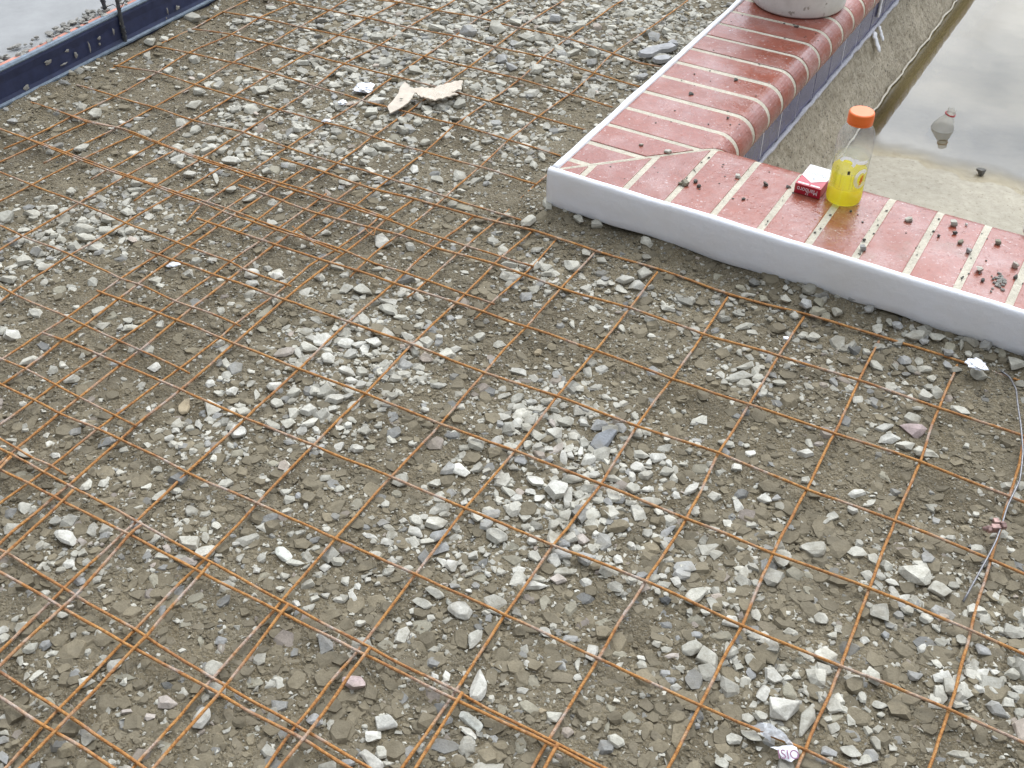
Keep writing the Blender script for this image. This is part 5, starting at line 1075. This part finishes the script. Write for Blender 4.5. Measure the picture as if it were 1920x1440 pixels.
# ------------------------------------------------------------------ litter: cardboard, foil, wrapper
def sheet(name, outline, z, th, mat, label, cat, crump=0.004, corr=None, lift=None, sub=5, seed=0, parent=None):
    bm = bmesh.new(); vs = [bm.verts.new(at(x, y, z)) for x, y in outline]
    es = [bm.edges.new((vs[i], vs[(i + 1) % len(vs)])) for i in range(len(vs))]
    bmesh.ops.triangle_fill(bm, edges=es, use_beauty=True)
    for _ in range(sub): 
        lg = [e for e in bm.edges if e.calc_length() > 0.0055]
        if lg: bmesh.ops.subdivide_edges(bm, edges=lg, cuts=1); bmesh.ops.triangulate(bm, faces=bm.faces[:])
    c = sum((v.co for v in bm.verts), Vector()) / len(bm.verts)
    for v in bm.verts:
        d = v.co - c; v.co.z += crump * fbm(v.co.x * 45 + seed, v.co.y * 45, seed, 3)
        if corr: v.co.z += 0.0012 * math.sin((d.x * corr[0] + d.y * corr[1]) * corr[2])
        if lift: v.co.z += d.x * lift[0] + d.y * lift[1]
    bmesh.ops.recalc_face_normals(bm, faces=bm.faces[:])
    bmesh.ops.solidify(bm, geom=bm.faces[:], thickness=th)
    o = from_bm(name, bm, mat, smooth=False)
    if label: tag(o, label, cat)
    if parent: keep(o, parent)
    return o
z8 = lambda s: [(660 + a / 8, 120 + b / 8) for a, b in P(s)]
sheet('cardboard_scrap', z8("530,615 620,540 700,460 720,390 800,315 870,385 950,460 900,530 840,590 720,650 570,700"), 0.014, 0.003, M_CARD, 'torn cream cardboard scrap with one small hole', 'cardboard', 0.001, None, (0.10, 0.10), 6, 3)
sheet('cardboard_scrap', z8("890,380 1040,358 1230,380 1300,345 1400,325 1530,290 1660,285 1645,340 1640,400 1480,440 1600,462 1430,500 1230,540 1120,510 1030,490 950,430"), 0.016, 0.003, M_CARD, 'torn cream cardboard strip with corrugated ridges right of the holed scrap', 'cardboard', 0.0012, (0.92, -0.4, 480.0), (0.03, 0.05), 6, 5)
hp = at(752.5, 185, 0.0); bm = bmesh.new(); lathe_bm(bm, [(0.0035, 0.0), (0.0001, 0.0002)], 12)
o = from_bm('hole', bm, M_DARKINK); o.scale = (1.2, 0.8, 1); hz = 0.0195; hp = at(752.5, 185, hz); o.location = hp;  # flat dark disc on the card, its colour standing for shade in the hole
cbs = [q for q in C.objects if q.name == 'cardboard_scrap'][0]; o.parent = cbs
def crumple(name, px, py, z, sx, sy, sz, mat, label, cat, seed, yaw=0):
    bm = bmesh.new(); bmesh.ops.create_icosphere(bm, subdivisions=3, radius=1)
    for v in bm.verts:
        n = mnoise.fractal(v.co * 1.6 + Vector((seed, 0, 0)), 0.8, 2.2, 4); r = mnoise.ridged_multi_fractal(v.co * 1.3 + Vector((0, seed, 0)), 1.0, 2.0, 3, 1.0, 2.0)
        v.co *= 0.72 + 0.35 * n + 0.16 * r
        v.co.x *= sx; v.co.y *= sy; v.co.z *= sz
    o = from_bm(name, bm, mat, smooth=False); o.location = at(px, py, z); o.rotation_euler = (0, 0, yaw); tag(o, label, cat, 'foil scraps on the gravel'); return o
crumple('foil_scrap', 1832, 684, 0.022, 0.019, 0.016, 0.006, M_FOIL, 'crumpled white foil scrap on a stone beside the foam', 'foil', 2, -0.5)
crumple('foil_scrap', 683, 164, 0.006, 0.026, 0.024, 0.010, M_FOIL, 'crumpled silver foil scrap left of the torn cardboard', 'foil', 5, 0.3)
crumple('foil_scrap', 642, 192, 0.004, 0.012, 0.011, 0.006, M_FOIL, 'small white foil scrap left below the cardboard', 'foil', 8)
crumple('foil_scrap', 325, 496, 0.002, 0.014, 0.007, 0.004, M_FOIL, 'tiny white foil scrap between two crossing bars at left', 'foil', 11, 0.3)
crumple('foil_scrap', 612, 227, 0.004, 0.011, 0.007, 0.005, M_FOIL, 'small white foil scrap beside a mesh bar above the lapped sheets', 'foil', 13, 0.3)
crumple('foil_scrap', 1474, 634, 0.000, 0.006, 0.005, 0.003, M_FOIL, 'tiny white foil fleck below the foam beside a mesh bar', 'foil', 17)
z96 = lambda s: [(1340 + a / 9.6, 1320 + b / 9.6) for a, b in P(s)]
wr = empty('wrapper', at(1440, 1385, 0)); tag(wr, 'torn clear wrapper with white printed end under a rusty bar', 'wrapper')
sheet('film', z96("660,345 760,335 880,335 1000,375 1120,440 1230,520 1340,620 1420,720 1380,745 1200,650 1000,600 1010,660 900,620 830,580 810,530 900,510 780,430"), 0.007, 0.0004, M_FILM, None, None, 0.010, None, None, 5, 4, wr)
sheet('printed_end', z96("1000,770 1150,775 1290,765 1400,760 1470,800 1500,880 1480,960 1400,1020 1380,1035 1280,990 1200,965 1170,890 1140,830 1060,800"), 0.003, 0.0005, M_PAPER, None, None, 0.005, None, None, 5, 9, wr)
tc = at(1340 + 1330 / 9.6, 1320 + 915 / 9.6, 0.0085); tr_ = at(1340 + 1430 / 9.6, 1320 + 918 / 9.6, 0.0085)
ang = math.atan2(tr_.y - tc.y, tr_.x - tc.x)
o = text_mesh('ISIO', 0.019, 'lettering', M_PURPLE, Matrix.Translation(tc) @ Matrix.Rotation(ang, 4, 'Z'), None, 0.85, 0.0002); keep(o, wr)

# ------------------------------------------------------------------ bonding wire and its clamp at the right edge
bm = bmesh.new()
pp = smooth_poly([at(x, y, z) for x, y, z in ((1872, 692, .006), (1892, 706, .008), (1905, 730, .014), (1908, 757, .018), (1914, 797, .022), (1918, 847, .024), (1912, 900, .022), (1890, 947, .018), (1878, 985, .017), (1868, 1013, .015), (1853, 1043, .010), (1827, 1090, .004), (1806, 1128, -.004))], 0.012)
tube_bm(bm, pp, 0.0017, 7); o = from_bm('bonding_wire', bm, M_WIRE, smooth=True); tag(o, 'dull grey wire curving over the mesh along the right edge', 'wire')
cc = at(1866, 992, 0.012); cl = empty('wire_clamp', cc); tag(cl, 'copper coloured bolt clamp holding the grey wire to the mesh', 'clamp')
bm = bmesh.new(); box_bm(bm, (0, 0, 0.002), 0.014, 0.010, 0.012, bevel=0.0018); from_bm('clamp_body', bm, M_COPPER, cl)
def hexnut(name, loc, r, h, axis='X'):
    bm = bmesh.new(); lathe_bm(bm, [(r * .9, -h / 2), (r, -h / 2 + .0008), (r, h / 2 - .0008), (r * .9, h / 2)], 6, True, True)
    o = from_bm(name, bm, M_COPPER, cl); o.location = loc; o.rotation_euler = (0, PI / 2, 0.1); return o
hexnut('nut', (0.011, 0.002, 0.006), 0.0066, 0.007); hexnut('bolt_head', (-0.011, -0.002, 0.002), 0.0062, 0.006)
bm = bmesh.new(); tube_bm(bm, [Vector((-0.020, -0.002, 0.003)), Vector((0.016, 0.001, 0.005))], 0.0034, 10); from_bm('bolt', bm, M_COPPER, cl, smooth=True)
bm = bmesh.new(); box_bm(bm, (0.003, 0.010, 0.006), 0.009, 0.010, 0.008, bevel=0.0014); from_bm('lug', bm, M_COPPER, cl)
